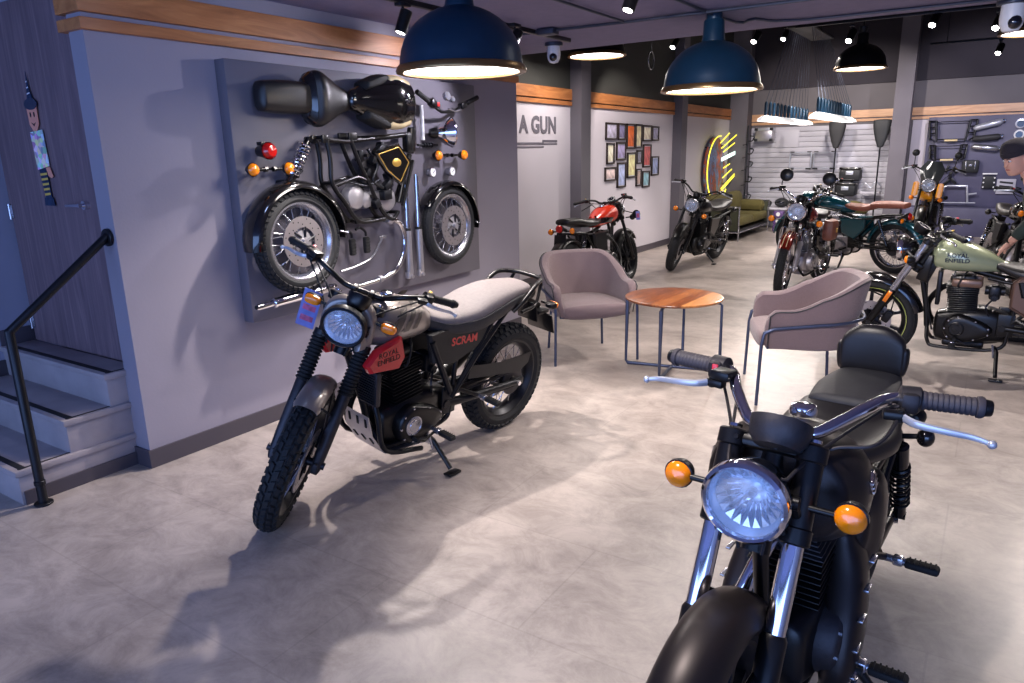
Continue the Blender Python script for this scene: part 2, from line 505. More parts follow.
    # --- headlight
    hl = g('hl', {})
    hc = fk(hl.get('t', .55), hl.get('n', .14)); hr = hl.get('r', .088)
    hf = V((cos(radians(hl.get('tilt', 3))), 0, -sin(radians(hl.get('tilt', 3)))))
    H = headlamp(root, S, hc, hr, hf, hl.get('rim', 'chrome'), hl.get('shell', 'black_gloss'), depth=hl.get('depth', .12))
    for sd in (1, -1):
        b = MB(trim, S)
        b.tube([fk(tt-.16, .0, sd*fw), hc+V((-.05, sd*(hr*.98), 0))], .011, n=8)
        b.cyl(hc+V((-.05, sd*(hr*.8), 0)), hc+V((-.05, sd*(hr*1.1), 0)), .015, n=10)
        b.build('headlight_bracket', H)
    # indicators
    it, inn, iw = g('ind', (.50, .09, .11))
    for sd in (1, -1):
        indicator(root, S, fk(it, inn, sd*iw), sd, stalk=g('stalk', .06), r=g('indr', .034), fwd=1, boxy=g('boxy', False))
    rx, rz, rw = g('rind', (-s-.12, .70, .05))
    for sd in (1, -1):
        indicator(root, I, (rx, sd*rw, rz), sd, stalk=.05, r=g('indr', .034)*.95, fwd=-1, boxy=g('boxy', False), name='rear_turn_signal')
    # --- handlebar
    rise, pull, half, base = g('bar', (.07, .12, .40, .06))
    hc0 = fk(tt, -.05)+d*base
    path = []
    def hp(sd):
        o = hc0
        return [o+V((0, 0, 0)), o+V((0, sd*.055, 0)), o+V((.0, sd*.10, .006)), o+V((g('bfwd', .02), sd*.17, rise*.75)), o+V((-.01, sd*.235, rise)), o+V((-pull*.45, sd*(half-.11), rise-.0)), o+V((-pull, sd*half, rise-g('bdrop', .02)))]
    if g('barpath'):
        hp = lambda sd: [hc0+V((q[0], sd*q[1], q[2])) for q in C['barpath']]
    L = hp(1); Rr_ = hp(-1)
    b = MB(hb, S)
    full = catmull(Rr_[::-1][:-1]+L, 6)
    b.tube(full, g('barr', .0125), n=14)
    HBo = b.build('handlebar', root)
    b = MB(trim, S)
    for sd in (1, -1):
        b.cyl(fk(tt, -.05, sd*.04), hc0+V((0, sd*.04, 0)), .016, n=12)
        b.box(hc0+V((0, sd*.04, .0)), (.042, .03, .036), r=.008)
    b.build('handlebar_clamp', HBo)
    for sd, P in ((1, L), (-1, Rr_)):
        e = P[-1]; q = P[-2]; dr = (e-q).normalized()
        b = MB(g('gripmat', 'rubber'), S)
        a0 = e-dr*.125
        gk = g('gr', 1.0)
        pr = [(.0, 0), (.018, 0), (.019, .004), (.0175, .01)]
        for i in range(9): pr += [(.0165, .012+i*.011), (.0178, .016+i*.011), (.0178, .020+i*.011), (.0165, .022+i*.011)]
        pr += [(.020, .112), (.021, .12), (.019, .126), (0, .127)]
        b.lathe([(r_*gk, h_) for r_, h_ in pr], a0, dr, 18)
        if g('barend', True): b.mat('black_metal'); b.cyl(e, e+dr*.018, .0165*gk, .0150*gk, 14, bev=.003)
        G = b.build('grip', root)
        # switch cube
        b = MB(g('swmat', 'black_satin'), S)
        sc = a0-dr*.022
        b.tube([a0-dr*.048, a0-dr*.044, a0-dr*.004, a0], [.018*gk, .024*gk, .025*gk, .021*gk], n=16)
        uu, vv, dd = frame_of(dr)
        b.box(sc+V((.012, 0, -.004)), (.052, .040, .050), r=.01, rz=math.atan2(dr.y, dr.x)-pi/2)
        SWo = b.build('switch_gear', root)
        b = MB('red_paint' if sd < 0 else 'gold', S)
        b.box(sc+V((-.012, -.0, .022)), (.018, .016, .008), r=.002); b.box(sc+V((-.017, 0, .004)), (.008, .014, .012), r=.002)
        if sd < 0: b.box(sc+V((.040, 0, .002)), (.006, .016, .030), r=.002)
        b.build('switch_button', SWo)
        # lever
        b = MB(g('levmat', 'alu_white'), S)
        lx = g('levx', 1.0); pv = a0-dr*.03+V((.045*lx, 0, -.006-.014*(lx > 1)))
        lv = catmull([pv, pv+dr*.035+V((.022*lx, 0, -.002)), pv+dr*.09+V((.028*lx, 0, -.006)), pv+dr*.15+V((.012+.030*(lx > 1), 0, -.014)), pv+dr*.185+V((.018+.035*(lx > 1), 0, -.020))], 4)
        rs = [[p+V(((.008-.003*i/len(lv))*cos(a), 0, (.011-.005*i/len(lv))*sin(a))) for a in [2*pi*j/8 for j in range(8)]] for i, p in enumerate(lv)]
        b.rings(rs); b.ell(lv[-1], (.010, .010, .010), 10)
        b.build('brake_lever' if sd < 0 else 'clutch_lever', root)
        b = MB(g('levmat2', 'black_satin'), S)
        b.box(pv-dr*.012, (.03, .05, .022), r=.006, rz=math.atan2(dr.y, dr.x)-pi/2); b.cyl(pv+V((0, 0, -.014)), pv+V((0, 0, .014)), .008, n=10)
        if sd < 0:
            b.box(pv-dr*.03+V((-.01, 0, .024)), (.05, .055, .026), r=.006, rz=math.atan2(dr.y, dr.x)-pi/2)
        b.build('lever_perch', HBo)
        # mirror
        if g('mirrors', False):
            b = MB('black_satin', S)
            m0 = a0-dr*.05; mt = m0+V((-.02, sd*g('mirw', .08), g('mirh', .17)))
            b.tube([m0, m0+V((.01, sd*.01, .07)), mt], .006, n=8, smooth=4)
            mk = g('mirk', 1.0); b.lathe([(q[0]*mk, q[1]) for q in [(0, .02), (.03, .018), (.048, .008), (.052, -.004), (.047, -.008)]], mt, (1, 0, .1), 20); b.mat('chrome'); b.lathe([(.047, -.007), (0, -.006)], mt, (1, 0, .1), 20)
            b.build('mirror', root)
    # cables
    b = MB('rubber' if not g('cabmat') else C['cabmat'], S)
    for sd in (1, -1):
        a0 = (L if sd > 0 else Rr_)[-2]
        cw = g('cabw', .04)
        b.tube([a0+V((.04, -sd*.01, -.012)), a0+V((.055, -sd*.04, -.045)), V((hc0.x+.05, sd*(fw+cw+.02), hc0.z-.07)), fk(tt-.22, .035, sd*(fw*.55))] if sd < 0 or not g('neat') else [a0+V((.03, -.01, -.014)), hc0+V((-.03, .20, .0)), hc0+V((.02, .10, -.03)), fk(tt-.18, .02, .05)], .0042, n=7, smooth=7)
        b.tube([a0+V((.035, -sd*.02, -.012)), a0+V((.05, -sd*.07, -.04)), V((hc.x-.06, sd*(fw*.7), hc0.z-.05)), fk(tt-.25, -.01, sd*(fw*.3))], .004, n=7, smooth=7)
    b.tube([fk(tt-.2, .02, fw*.6*cs), fk(.45, .0, (fw+.015)*cs), fk(.30, -.035, (fw+.01)*cs), fk(.14, -.085, cs*.08)], .0045, n=7, smooth=6)
    b.build('cables', root)
    # gauges
    for i, (px, py, pz, r_) in enumerate(g('gauges', [(.0, 0, .03, .048)])):
        c = fk(tt, .06)+V((px, py, pz))
        up = V((-.55, 0, .84)).normalized()
        b = MB(g('gmat', 'black_satin'), S)
        b.lathe([(0, -.05), (r_*.75, -.048), (r_*.98, -.03), (r_*1.05, 0), (r_*1.05, .012), (r_*.92, .014)], c, up, 28)
        b.tube([c-up*.04, fk(tt, -.02)], .012, n=8)
        o = b.build('instrument_pod', root)
        b = MB('gauge_dark', S); b.lathe([(r_*.94, .011), (0, .011)], c, up, 28)
        b.mat('gauge_face'); b.lathe([(r_*.9, .0125), (r_*.80, .0125)], c, up, 28)
        u2, v2, _ = frame_of(up)
        b.add([c+up*.013-u2*.002, c+up*.013+u2*.002, c+up*.013+v2*r_*.7], [[0, 1, 2]])
        if g('gscreen'):
            b.mat('gauge_blue'); cc = c+up*.013-V((0, 0, 0)); e1 = V((0, 1, 0)); e2 = up.cross(e1)
            b.add([cc+e1*r_*.35*i2+e2*r_*.28*j2 for i2, j2 in ((1, 1), (-1, 1), (-1, -1), (1, -1))], [[0, 1, 2, 3]])
        b.build('dial', o)
    # --- frame
    fr = g('framemat', 'black_satin')
    b = MB(fr)
    hd = fk(tt-.2, -.06); hd2 = fk(tt-.06, -.06)
    cz = g('cradle', .19); cy = .10
    b.cyl(fk(tt-.25, -.055), fk(tt, -.055), .033, n=16)
    b.tube([hd2, V((.05, 0, g('spine', .74))), V((-.12, 0, g('spine', .74)-.04))], .02, n=10)
    dt = g('dtx', .30)
    if g('double'):
        for sd in (1, -1): b.tube([hd+V((-.01, sd*.02, 0)), V((dt+.02, sd*cy, .40)), V((dt, sd*cy, cz+.05)), V((dt-.05, sd*cy, cz)), V((-.12, sd*cy, cz+.02)), V((-.18, sd*cy, .34)), V((-.20, sd*cy, .60))], .014, n=10, smooth=5)
    else:
        b.tube([hd, V((dt+.03, 0, .46)), V((dt+.01, 0, cz+.12))], .019, n=12, smooth=4)
        for sd in (1, -1): b.tube([V((dt+.01, 0, cz+.13)), V((dt-.01, sd*cy*.8, cz+.03)), V((dt-.08, sd*cy, cz)), V((-.12, sd*cy, cz+.02)), V((-.18, sd*cy, .34)), V((-.20, sd*cy, .60))], .013, n=10, smooth=5)
    sz = g('subz', (.68, .72))
    for sd in (1, -1):
        b.tube([V((-.02, sd*.06, sz[0]+.02)), V((-.2, sd*.10, sz[0])), V((-.5, sd*.11, sz[1])), V((-s-.02, sd*.10, sz[1]+.02))], .013, n=10, smooth=4)
        b.tube([V((-.19, sd*.105, .40)), V((-.45, sd*.125, sz[1]-.02))], .012, n=8)
        b.box((-.16, sd*.105, .38), (.10, .012, .16), r=.004)
    b.build('frame', root)
    b = MB(g('armmat', 'black_satin'))
    for sd in (1, -1):
        b.tube([V((-.14, sd*.095, .36)), V((-.3, sd*.11, .35)), V((-s, sd*.105, Rr))], [.024, .022, .019], n=10)
        b.box((-s-.01, sd*.105, Rr), (.10, .02, .05), r=.008); b.mat('chrome'); b.cyl((-s, sd*.105, Rr), (-s, sd*.135, Rr), .014, n=6); b.mat(g('armmat', 'black_satin'))
    b.cyl((-.14, -.12, .36), (-.14, .12, .36), .022, n=12)
    b.build('swingarm', root)
    # shocks
    if g('shocks', True):
        for sd in (1, -1):
            p0 = V((-s+.04, sd*.14, Rr+.04)); p1 = V((-s+.17, sd*.135, sz[1]-.02))
            b = MB('black_gloss'); dd = (p1-p0).normalized(); LL = (p1-p0).length
            b.cyl(p0, p0+dd*.09, .02, n=12); b.cyl(p1-dd*.12, p1, .026, n=14); b.cyl(p0, p1, .011, n=8)
            b.cyl(p0-V((0, .02, 0)), p0+V((0, .02, 0)), .015, n=10)
            o = b.build('shock_absorber', root)
            b = MB(g('springmat', 'chrome')); u, v, w_ = frame_of(dd)
            N = 9
            pts = [p0+dd*(.06+(LL-.14)*i/(N*10))+(u*cos(2*pi*i/10)+v*sin(2*pi*i/10))*.028 for i in range(N*10+1)]
            b.tube(pts, .0045, n=5); b.build('spring', o)
    # --- engine
    em = g('engmat', 'black_satin'); ec = g('coverm', em); fins = g('finmat', em)
    ex = g('ex', .06)
    b = MB(em)
    b.loft([(ex-.22, 0, .34, .085, .10, .10, 4), (ex-.10, 0, .35, .105, .13, .12, 4), (ex+.06, 0, .34, .11, .13, .13, 4), (ex+.19, 0, .33, .085, .10, .11, 3.4)], n=24, rnd=.03)
    b.box((ex+.02, 0, .21), (.26, .16, .05), r=.015)
    EN = b.build('engine', root)
    for sd in (1, -1):
        b = MB(ec)
        # rounded side cover, teardrop: big disc at the front, smaller at the rear
        pts = []
        for k in range(28):
            a = 2*pi*k/28
            x = cos(a); z = sin(a)
            R1 = .105 if x > 0 else .105
            px = ex+.05+(R1*x if x > 0 else .20*x); pz = .335+(.105 if x > 0 else .105*(1-.35*abs(x)))*z
            pts.append((px, pz))
        rs = []
        for yy, sc in ((.09, 1), (.135, .98), (.148, .92), (.155, .8), (.157, .5)):
            rs.append([V((ex+(p[0]-ex)*sc, sd*yy, .335+(p[1]-.335)*sc)) for p in pts])
        b.rings(rs)
        b.mat('steel')
        for k in range(9):
            a = 2*pi*k/9; x = cos(a); z = sin(a)
            p = V((ex+.05+(.094*x if x > 0 else .18*x)-.002, sd*.140, .335+.092*(1 if x > 0 else 1-.35*abs(x))*z)); b.cyl(p, p+V((0, sd*.012, 0)), .006, n=6)
        b.build('engine_cover', EN)
    for sd in (1, -1):
        b = MB('steel' if g('roundel') else ec)
        b.lathe([(.05, 0), (.052, .006), (.045, .009), (.042, .006), (.030, .006), (.028, .009), (0, .010)], (ex+.07, sd*.156, .34), (0, sd, 0), 24)
        b.build('cover_emblem', EN)
    # cylinder with fins (tilted slightly)
    tilt = g('ctilt', 4); cb = V((ex+.05, 0, .45)); cd = V((sin(radians(tilt)), 0, cos(radians(tilt)))); Rt = Matrix.Rotation(radians(tilt), 4, 'Y')
    ch = g('ch', .13); hh = .10
    b = MB(fins)
    b.cyl(cb-cd*.01, cb+cd*(ch), .062, n=20)
    nf = 8
    for i in range(nf):
        c = cb+cd*(.008+ch*i/nf); b.box(c, (.185, .19, .005), r=.0024, R=Rt)
    b.build('cylinder_fins', EN)
    b = MB(g('headm', fins))
    b.box(cb+cd*(ch+.04), (.15, .14, .08), r=.02, R=Rt)
    for i in range(5): b.box(cb+cd*(ch+.008+i*.013), (.20, .20-.01*i, .005), r=.0024, R=Rt)
    b.box(cb+cd*(ch+hh), (.16, .13, .055), r=.022, R=Rt)
    b.mat('steel')
    for sx in (-1, 1):
        for sy in (-1, 1): p = cb+cd*(ch+hh+.02)+V((sx*.055, sy*.045, 0)); b.cyl(p, p+cd*.012, .007, n=6)
    b.mat('rubber'); p = cb+cd*(ch+.05)
    b.tube([p+V((.02, .09, 0)), p+V((.03, .13, .02)), p+V((0, .12, .10)), p+V((-.06, .03, .14))], .005, n=6, smooth=5)
    b.build('cylinder_head', EN)
    b = MB('black_metal')
    b.cyl((ex-.07, 0, .60), (ex-.19, 0, .60), .032, n=14); b.box((ex-.13, 0, .59), (.07, .10, .10), r=.018); b.cyl((ex-.13, .05, .56), (ex-.13, .075, .56), .022, n=12)
    b.tube([(ex-.13, .07, .56), (ex-.09, .10, .50), (ex-.12, .09, .42)], .006, n=6, smooth=4)
    b.build('throttle_body', EN)
    # exhaust (right side)
    exm = g('exm', 'black_satin')
    b = MB(exm)
    ez = g('ez', .25); es = -1
    p = cb+cd*(ch+.03)
    b.tube([p+V((.07, -.02, 0)), p+V((.13, -.035, -.02)), V((ex+.27, -.08, .46)), V((ex+.24, -.13, .32)), V((ex+.13, -.16, .235)), V((-.08, -.165, .24)), V((-.25, -.165, ez))], .021, n=14, smooth=6)
    EX = b.build('exhaust_pipe', root)
    b = MB(g('silm', exm)); sl = g('sil', (-.25, -.70, .30))
    y0 = -.175
    b.tube([(sl[0]+.02, y0, ez), (sl[0]-.05, y0-.005, ez+.005), (sl[0]-.12, y0-.01, ez+.012), (sl[1]+.03, y0-.02, sl[2]), (sl[1], y0-.02, sl[2]+.002)], [.022, .04, .046, .046, .038], n=20)
    b.mat('black_metal'); b.cyl((sl[1]+.005, y0-.02, sl[2]), (sl[1]-.02, y0-.02, sl[2]+.003), .03, .022, 14)
    b.build('silencer', EX)
    # chain & guard on the left
    b = MB('dark_cast')
    for zz in (.055, -.045): b.tube([(-.12, .075, .35+zz*.6), (-s, .075, Rr+zz)], .007, n=6)
    b.lathe([(.03, -.003), (.085, -.003), (.088, 0), (.085, .003), (.03, .003)], (-s, .075, Rr), (0, 1, 0), 40)
    b.build('drive_chain', root)
    b = MB('black_satin'); b.box(((-.14-s)/2-.02, .085, (Rr+.36)/2+.075), (s-.26, .035, .012), r=.004, R=Matrix.Rotation(radians(3), 4, 'Y')); b.build('chain_guard', root)
    # foot pegs & controls
    for sd in (1, -1):
        for (px, py, pz, nm) in g('pegs', [(-.02, .16, .27, 'foot_peg'), (-.36, .16, .36, 'passenger_peg')]):
            b = MB('rubber'); b.box((px, sd*(py+.085), pz), (.042, .095, .024), r=.009)
            for k in range(6): b.box((px, sd*(py+.05+k*.014), pz+.0125), (.036, .005, .004), r=.001)
            o = b.build(nm, root)
            b = MB('steel'); b.cyl((px, sd*(py-.03), pz), (px, sd*(py+.04), pz), .012, n=10); b.box((px, sd*(py+.02), pz), (.034, .03, .028), r=.006); b.mat('black_satin')
            b.tube([(px, sd*(py-.02), pz), (px+(-.08 if px > -.2 else .15), sd*.11, pz+.03+(.04 if px < -.2 else 0))], .012, n=8)
            b.build('peg_bracket', o)
    b = MB('black_satin'); b.tube([(-.02, .15, .25), (.06, .165, .235), (.13, .17, .27)], .007, n=8); b.mat('rubber'); b.cyl((.13, .16, .27), (.13, .20, .27), .011, n=10); b.build('gear_lever', root)
    b = MB('black_satin'); b.tube([(-.02, -.15, .25), (.06, -.17, .235), (.13, -.19, .25)], .007, n=8); b.box((.14, -.195, .256), (.05, .035, .01), r=.003); b.build('brake_pedal', root)
    # side stand
    sx, sl_ = g('stand', (-.10, 1))
    if sl_:
        a = radians(C['lean'])      # foot on the floor after the lean: solve y,z with world z = 0
        yf = .27; zf = -yf*sin(a)/cos(a)+.012
        b = MB('black_satin'); b.tube([(sx, .10, .22), (sx-.02, .13, .19), (sx-.03, yf-.01, zf+.02)], .013, n=10)
        b.box((sx-.035, yf, zf), (.085, .05, .012), r=.004, R=Matrix.Rotation(-a, 4, 'X'))
        b.mat('steel'); b.tube([(sx+.01, .12, .24), (sx-.005, .15, .15)], .007, n=6)
        b.build('side_stand', root)
    # --- tank
    T = C['tank']
    b = MB(C['tankmat']); b.loft(T, n=28, sub=6, rnd=g('trnd', .05), rn=6)
    TK = b.build('fuel_tank', root)
    b = MB('chrome' if g('capm', 1) else 'black_satin')
    capx = T[len(T)//2][0]+.02; capz = max(q[2]+q[4] for q in T)
    b.lathe([(0, .016), (.02, .016), (.030, .012), (.034, .002), (.034, -.01)], (capx, 0, capz-g('capd', .004)), (0, 0, 1), 22); b.build('fuel_cap', TK)
    # --- side panels
    if g('sidemat'):
        sp = C['side']
        for sd in (1, -1):
            b = MB(C['sidemat']); b.prism([(p[0], p[1]) for p in sp], 1, sd*.075, sd*.14, bev=.02); b.build('side_panel', root)
    # --- seat
    for nm, mt, secs in C['seats']:
        b = MB(mt); b.loft(secs, n=24, sub=5, rnd=.025, rn=5); b.build(nm, root)
    # --- rear fender + tail
    rf = g('rf', dict(a=(20, 165), R=.06, w=.15, drop=.05, mat='black_gloss'))
    if rf:
        b = MB(rf['mat']); fender_mb(b, (-s+rf.get('dx', 0), 0, Rr+rf.get('dz', 0)), Rr+rf['R'], rf['w'], rf['a'][0], rf['a'][1], rf['drop']); b.build('rear_fender', root)
    tx, tz = g('tail', (-s-.15, .74))
    b = MB('red_lens'); b.lathe([(.042, -.01), (.042, .006), (.034, .018), (0, .024)], (tx, 0, tz), (-1, 0, 0), 24)
    o = b.build('tail_light', root)
    b = MB('black_satin'); b.lathe([(0, -.06), (.03, -.055), (.046, -.02), (.047, 0), (.042, .003)], (tx, 0, tz), (-1, 0, 0), 24); b.tube([(tx+.05, 0, tz), (tx+.14, 0, tz-.03)], .02, n=8)
    b.box((tx-.0, 0, tz-.12), (.008, .15, .12), r=.003, R=Matrix.Rotation(radians(15), 4, 'Y')); b.box((tx+.02, 0, tz-.06), (.02, .04, .10), r=.004)
    b.build('tail_bracket', o)
    if g('extra'): C['extra'](root, S, fk, s, I, TK, EN)
    return root
# ------------------------------------------------------------------ the motorcycles in the room
def scram_extra(root, S, fk, s, I, TK, EN):
    # cowl behind the headlight
    b = MB('grey_paint', S)
    c = fk(.60, .05)
    b.loft([(c.x-.12, 0, c.z+.06, .08, .06, .06, 2.6), (c.x-.05, 0, c.z+.05, .115, .10, .10, 2.5), (c.x-.01, 0, c.z+.03, .118, .118, .115, 2.2)], n=28, sub=5, rnd=.012)
    b.build('headlight_cowl', root)
    # ribbed tank stripes on the left and right
    for sd in (1, -1):
        b = MB('grey_dark_paint')
        for x0, w in ((.03, .035), (.09, .04), (.16, .05)):
            pts = []
            for i in range(7):
                t = i/6; z = .975-.125*t; xx = x0+.10*t
                pts.append((xx, z))
            vs = []
            for (xx, z) in pts:
                for q in (0, w):
                    X = xx+q; vs.append(V((X, sd*(superside(SCR_TANK, X, z)+.002), z)))
            b.add(vs, [[2*i, 2*i+1, 2*i+3, 2*i+2] for i in range(6)])
        pts = [V((x, sd*(superside(SCR_TANK, x, z)+.002), z)) for x, z in ((.22, .86), (.32, .85), (.36, .89), (.30, .885), (.26, .92), (.22, .92))]
        b.add(pts, [list(range(6))])
        b.build('tank_graphic', TK)
    # red side pod on the crash bar beside the tank
    for sd in (1, -1):
        b = MB('red_paint')
        b.prism([(.25, .84), (.40, .80), (.455, .74), (.43, .70), (.26, .685), (.225, .74)], 1, sd*.135, sd*.185, bev=.014)
        o = b.build('fairing_pod', root)
        side_text(o, 'ROYAL\nENFIELD', .036, .335, .765, lambda x, z: .185, sd, 'black_satin', tilt=4)
        b = MB('blue_deflector' if 0 else 'grey_paint')
        b.prism([(.36, .93), (.43, .95), (.47, .80), (.40, .80)], 1, sd*.10, sd*.135, bev=.01)
        b.build('tank_shroud', root)
    # oil cooler
    b = MB('dark_cast'); 
    b.box((.37, .10, .60), (.03, .13, .17), r=.006)
    for i in range(12): b.box((.388, .10, .53+i*.0125), (.012, .115, .004), r=.001)
    b.build('oil_cooler', root)
    # bash plate
    b = MB('alu')
    rs = []
    for x, z, h in ((.36, .43, .085), (.345, .33, .10), (.27, .215, .11), (-.06, .185, .11)):
        rs.append([V((x, -h, z)), V((x, h, z)), V((x-.006, h, z-.006)), V((x-.006, -h, z-.006))])
    b.rings(rs)
    b.mat('black_matte')
    for yy in (-.06, 0, .06):
        for (x, z, a_) in ((.354, .385, 8), (.313, .278, 33)): b.box((x, yy, z), (.006, .014, .045), r=.002, R=Matrix.Rotation(radians(a_), 4, 'Y'))
    b.build('bash_plate', root)
    for sd in (1, -1):
        b = MB('black_metal'); b.tube([(.34, sd*.05, .62), (.35, sd*.14, .45), (.30, sd*.15, .26), (.05, sd*.14, .18)], .013, n=10, smooth=5); b.build('engine_guard', root)
    # kick up frame cover and black side panels
    for sd in (1, -1):
        b = MB('black_matte')
        b.prism([(-.16, .80), (.02, .78), (-.02, .62), (-.16, .58), (-.34, .64), (-.52, .80)], 1, sd*.08, sd*.125, bev=.012)
        o = b.build('side_panel', root)
        side_text(o, 'SCRAM', .060, -.23, .705, lambda x, z: .125, sd, 'red_paint', tilt=-3, bold=.0015)
        b = MB('black_metal'); b.tube([(-.155, sd*.13, .40), (-.33, sd*.13, .60), (-.56, sd*.12, .80)], .012, n=8); b.tube([(-.14, sd*.13, .44), (.0, sd*.12, .74)], .017, n=8)
        b.build('subframe_strut', root)
    # rear carrier plate over the wheel
    b = MB('black_metal')
    b.prism([(-.28, .47), (-.72, .40), (-.80, .44), (-.82, .50), (-.55, .50), (-.30, .54)], 1, .118, .124); b.build('chain_cover', root)
    b = MB('black_satin')
    b.tube([(-.60, .13, .79), (-.66, .155, .85), (-.76, .15, .925), (-.86, .10, .93), (-.88, 0, .93), (-.86, -.10, .93), (-.76, -.15, .925), (-.66, -.155, .85), (-.60, -.13, .79)], .013, n=10, smooth=6)
    b.tube([(-.66, .145, .78), (-.80, .13, .80), (-.87, .10, .92)], .010, n=8, smooth=4); b.tube([(-.66, -.145, .78), (-.80, -.13, .80), (-.87, -.10, .92)], .010, n=8, smooth=4)
    b.build('grab_rail', root)
    # number plate holder
    b = MB('black_satin'); b.tube([(-.84, 0, .80), (-1.0, 0, .72)], .022, n=8); b.box((-1.04, 0, .62), (.01, .20, .13), r=.003, R=Matrix.Rotation(radians(20), 4, 'Y')); b.box((-.98, 0, .70), (.10, .14, .025), r=.008)
    b.build('number_plate_holder', root)
    b = MB('steel', S); c = fk(.30, .01)
    b.lathe([(.31*0+.045, 0), (.05, .002)], c, (0, 1, 0), 8)
    # tag on the right bar
    b = MB('tag_paper', S); t0 = fk(.74, -.05)+V((-.03, -.20, -.0))
    b.box(t0+V((.06, 0, -.11)), (.002, .085, .19), r=.0008); b.mat('tag_print')
    for i in range(3): b.box(t0+V((.0615, 0, -.05-i*.055)), (.0012, .06, .028), r=.0004)
    b.mat('black_satin'); b.tube([t0+V((.04, 0, .05)), t0+V((.06, 0, -.01))], .001, n=5)
    tg = b.build('price_tag', root); tg['label'] = 'blue and pink paper tag hanging from the bar'

mat('tag_paper', (120, 130, 200), .5, 0, noise=(14, .25)); mat('tag_print', (190, 90, 130), .5, 0, noise=(40, .4))
SCR_TANK = [(-.02, 0, .83, .085, .06, .05, 2.6), (.06, 0, .86, .125, .09, .09, 2.6), (.18, 0, .87, .15, .115, .10, 2.5), (.30, 0, .875, .155, .12, .10, 2.5), (.40, 0, .88, .12, .10, .09, 2.4)]
bike(dict(name='scrambler_motorcycle', label='grey scrambler motorcycle with red side pod, parked in front of the display wall of parts',
    pos=(-2.445, 2.65), head=-96.5, lean=-8.8, steer=40, wb=1.455, Rf=.335, Rr=.326, wf=.10, wr=.125, det=2,
    style='spoked', rim='black_metal', tread='knob', disc=1, forkmat='black_metal', lowmat='dark_cast', boots=1, lowtop=.34, forkw=.098,
    ff=dict(a=(70, 116), R=.05, w=.118, drop=.03, mat='grey_paint', stays=1, sa=(75, 100)),
    hl=dict(t=.62, n=.125, r=.094, rim='black_metal', shell='black_gloss', tilt=6), ind=(.68, .05, .085), boxy=True, stalk=.06,
    rind=(-.98, .76, .04), bar=(.065, .14, .40, .05), barmat='black_satin', levmat='alu_white', swmat='black_satin', gauges=[(.02, .015, .03, .052)],
    framemat='black_metal', armmat='black_metal', cradle=.24, spine=.78, subz=(.74, .80), shocks=False, dtx=.29, double=False, finmat='black_satin', ctilt=8, ch=.15, roundel=1,
    silm='black_satin', ez=.36, sil=(-.30, -.80, .56), tank=SCR_TANK, tankmat='grey_paint', sidemat=None, trnd=.04,
    seats=[('seat', 'seat_grey', [(.0, 0, .855, .085, .03, .02, 2.6), (-.12, 0, .815, .125, .04, .02, 3), (-.30, 0, .815, .15, .05, .02, 3.2), (-.44, 0, .845, .15, .06, .02, 3), (-.60, 0, .875, .135, .05, .02, 2.8), (-.78, 0, .88, .10, .035, .02, 2.6)]),
           ('seat_base', 'seat_dark', [(.0, 0, .84, .09, .02, .05, 3), (-.12, 0, .80, .13, .025, .06, 3.2), (-.30, 0, .795, .158, .03, .07, 3.4), (-.44, 0, .82, .158, .035, .08, 3.2), (-.60, 0, .85, .143, .03, .07, 3), (-.78, 0, .855, .106, .03, .05, 2.6)])],
    rf=None, tail=(-.90, .83), stand=(-.02, 1), extra=scram_extra))

def wings(par, x, z, surf, sd, matn='alu', sc=1.):
    b = MB(matn); P = []
    for u, w in ((-.045, .012), (-.03, .02), (.0, .022), (.03, .016), (.05, .02), (.045, -.004), (.03, -.018), (.0, -.022), (-.035, -.018)):
        X = x+u*sc; Z = z+w*sc; P.append(V((X, sd*(surf(X, Z)), Z)))
    q = [p+V((0, sd*.006, 0)) for p in P]; b.rings([P, q])
    for i in (-1, 0, 1): X = x; Z = z+i*.010*sc; b.tube([(X-.03*sc, sd*(surf(X-.03*sc, Z)+.007), Z), (X+.035*sc, sd*(surf(X+.035*sc, Z)+.007), Z)], .0025, n=5)
    return b.build('tank_emblem', par)

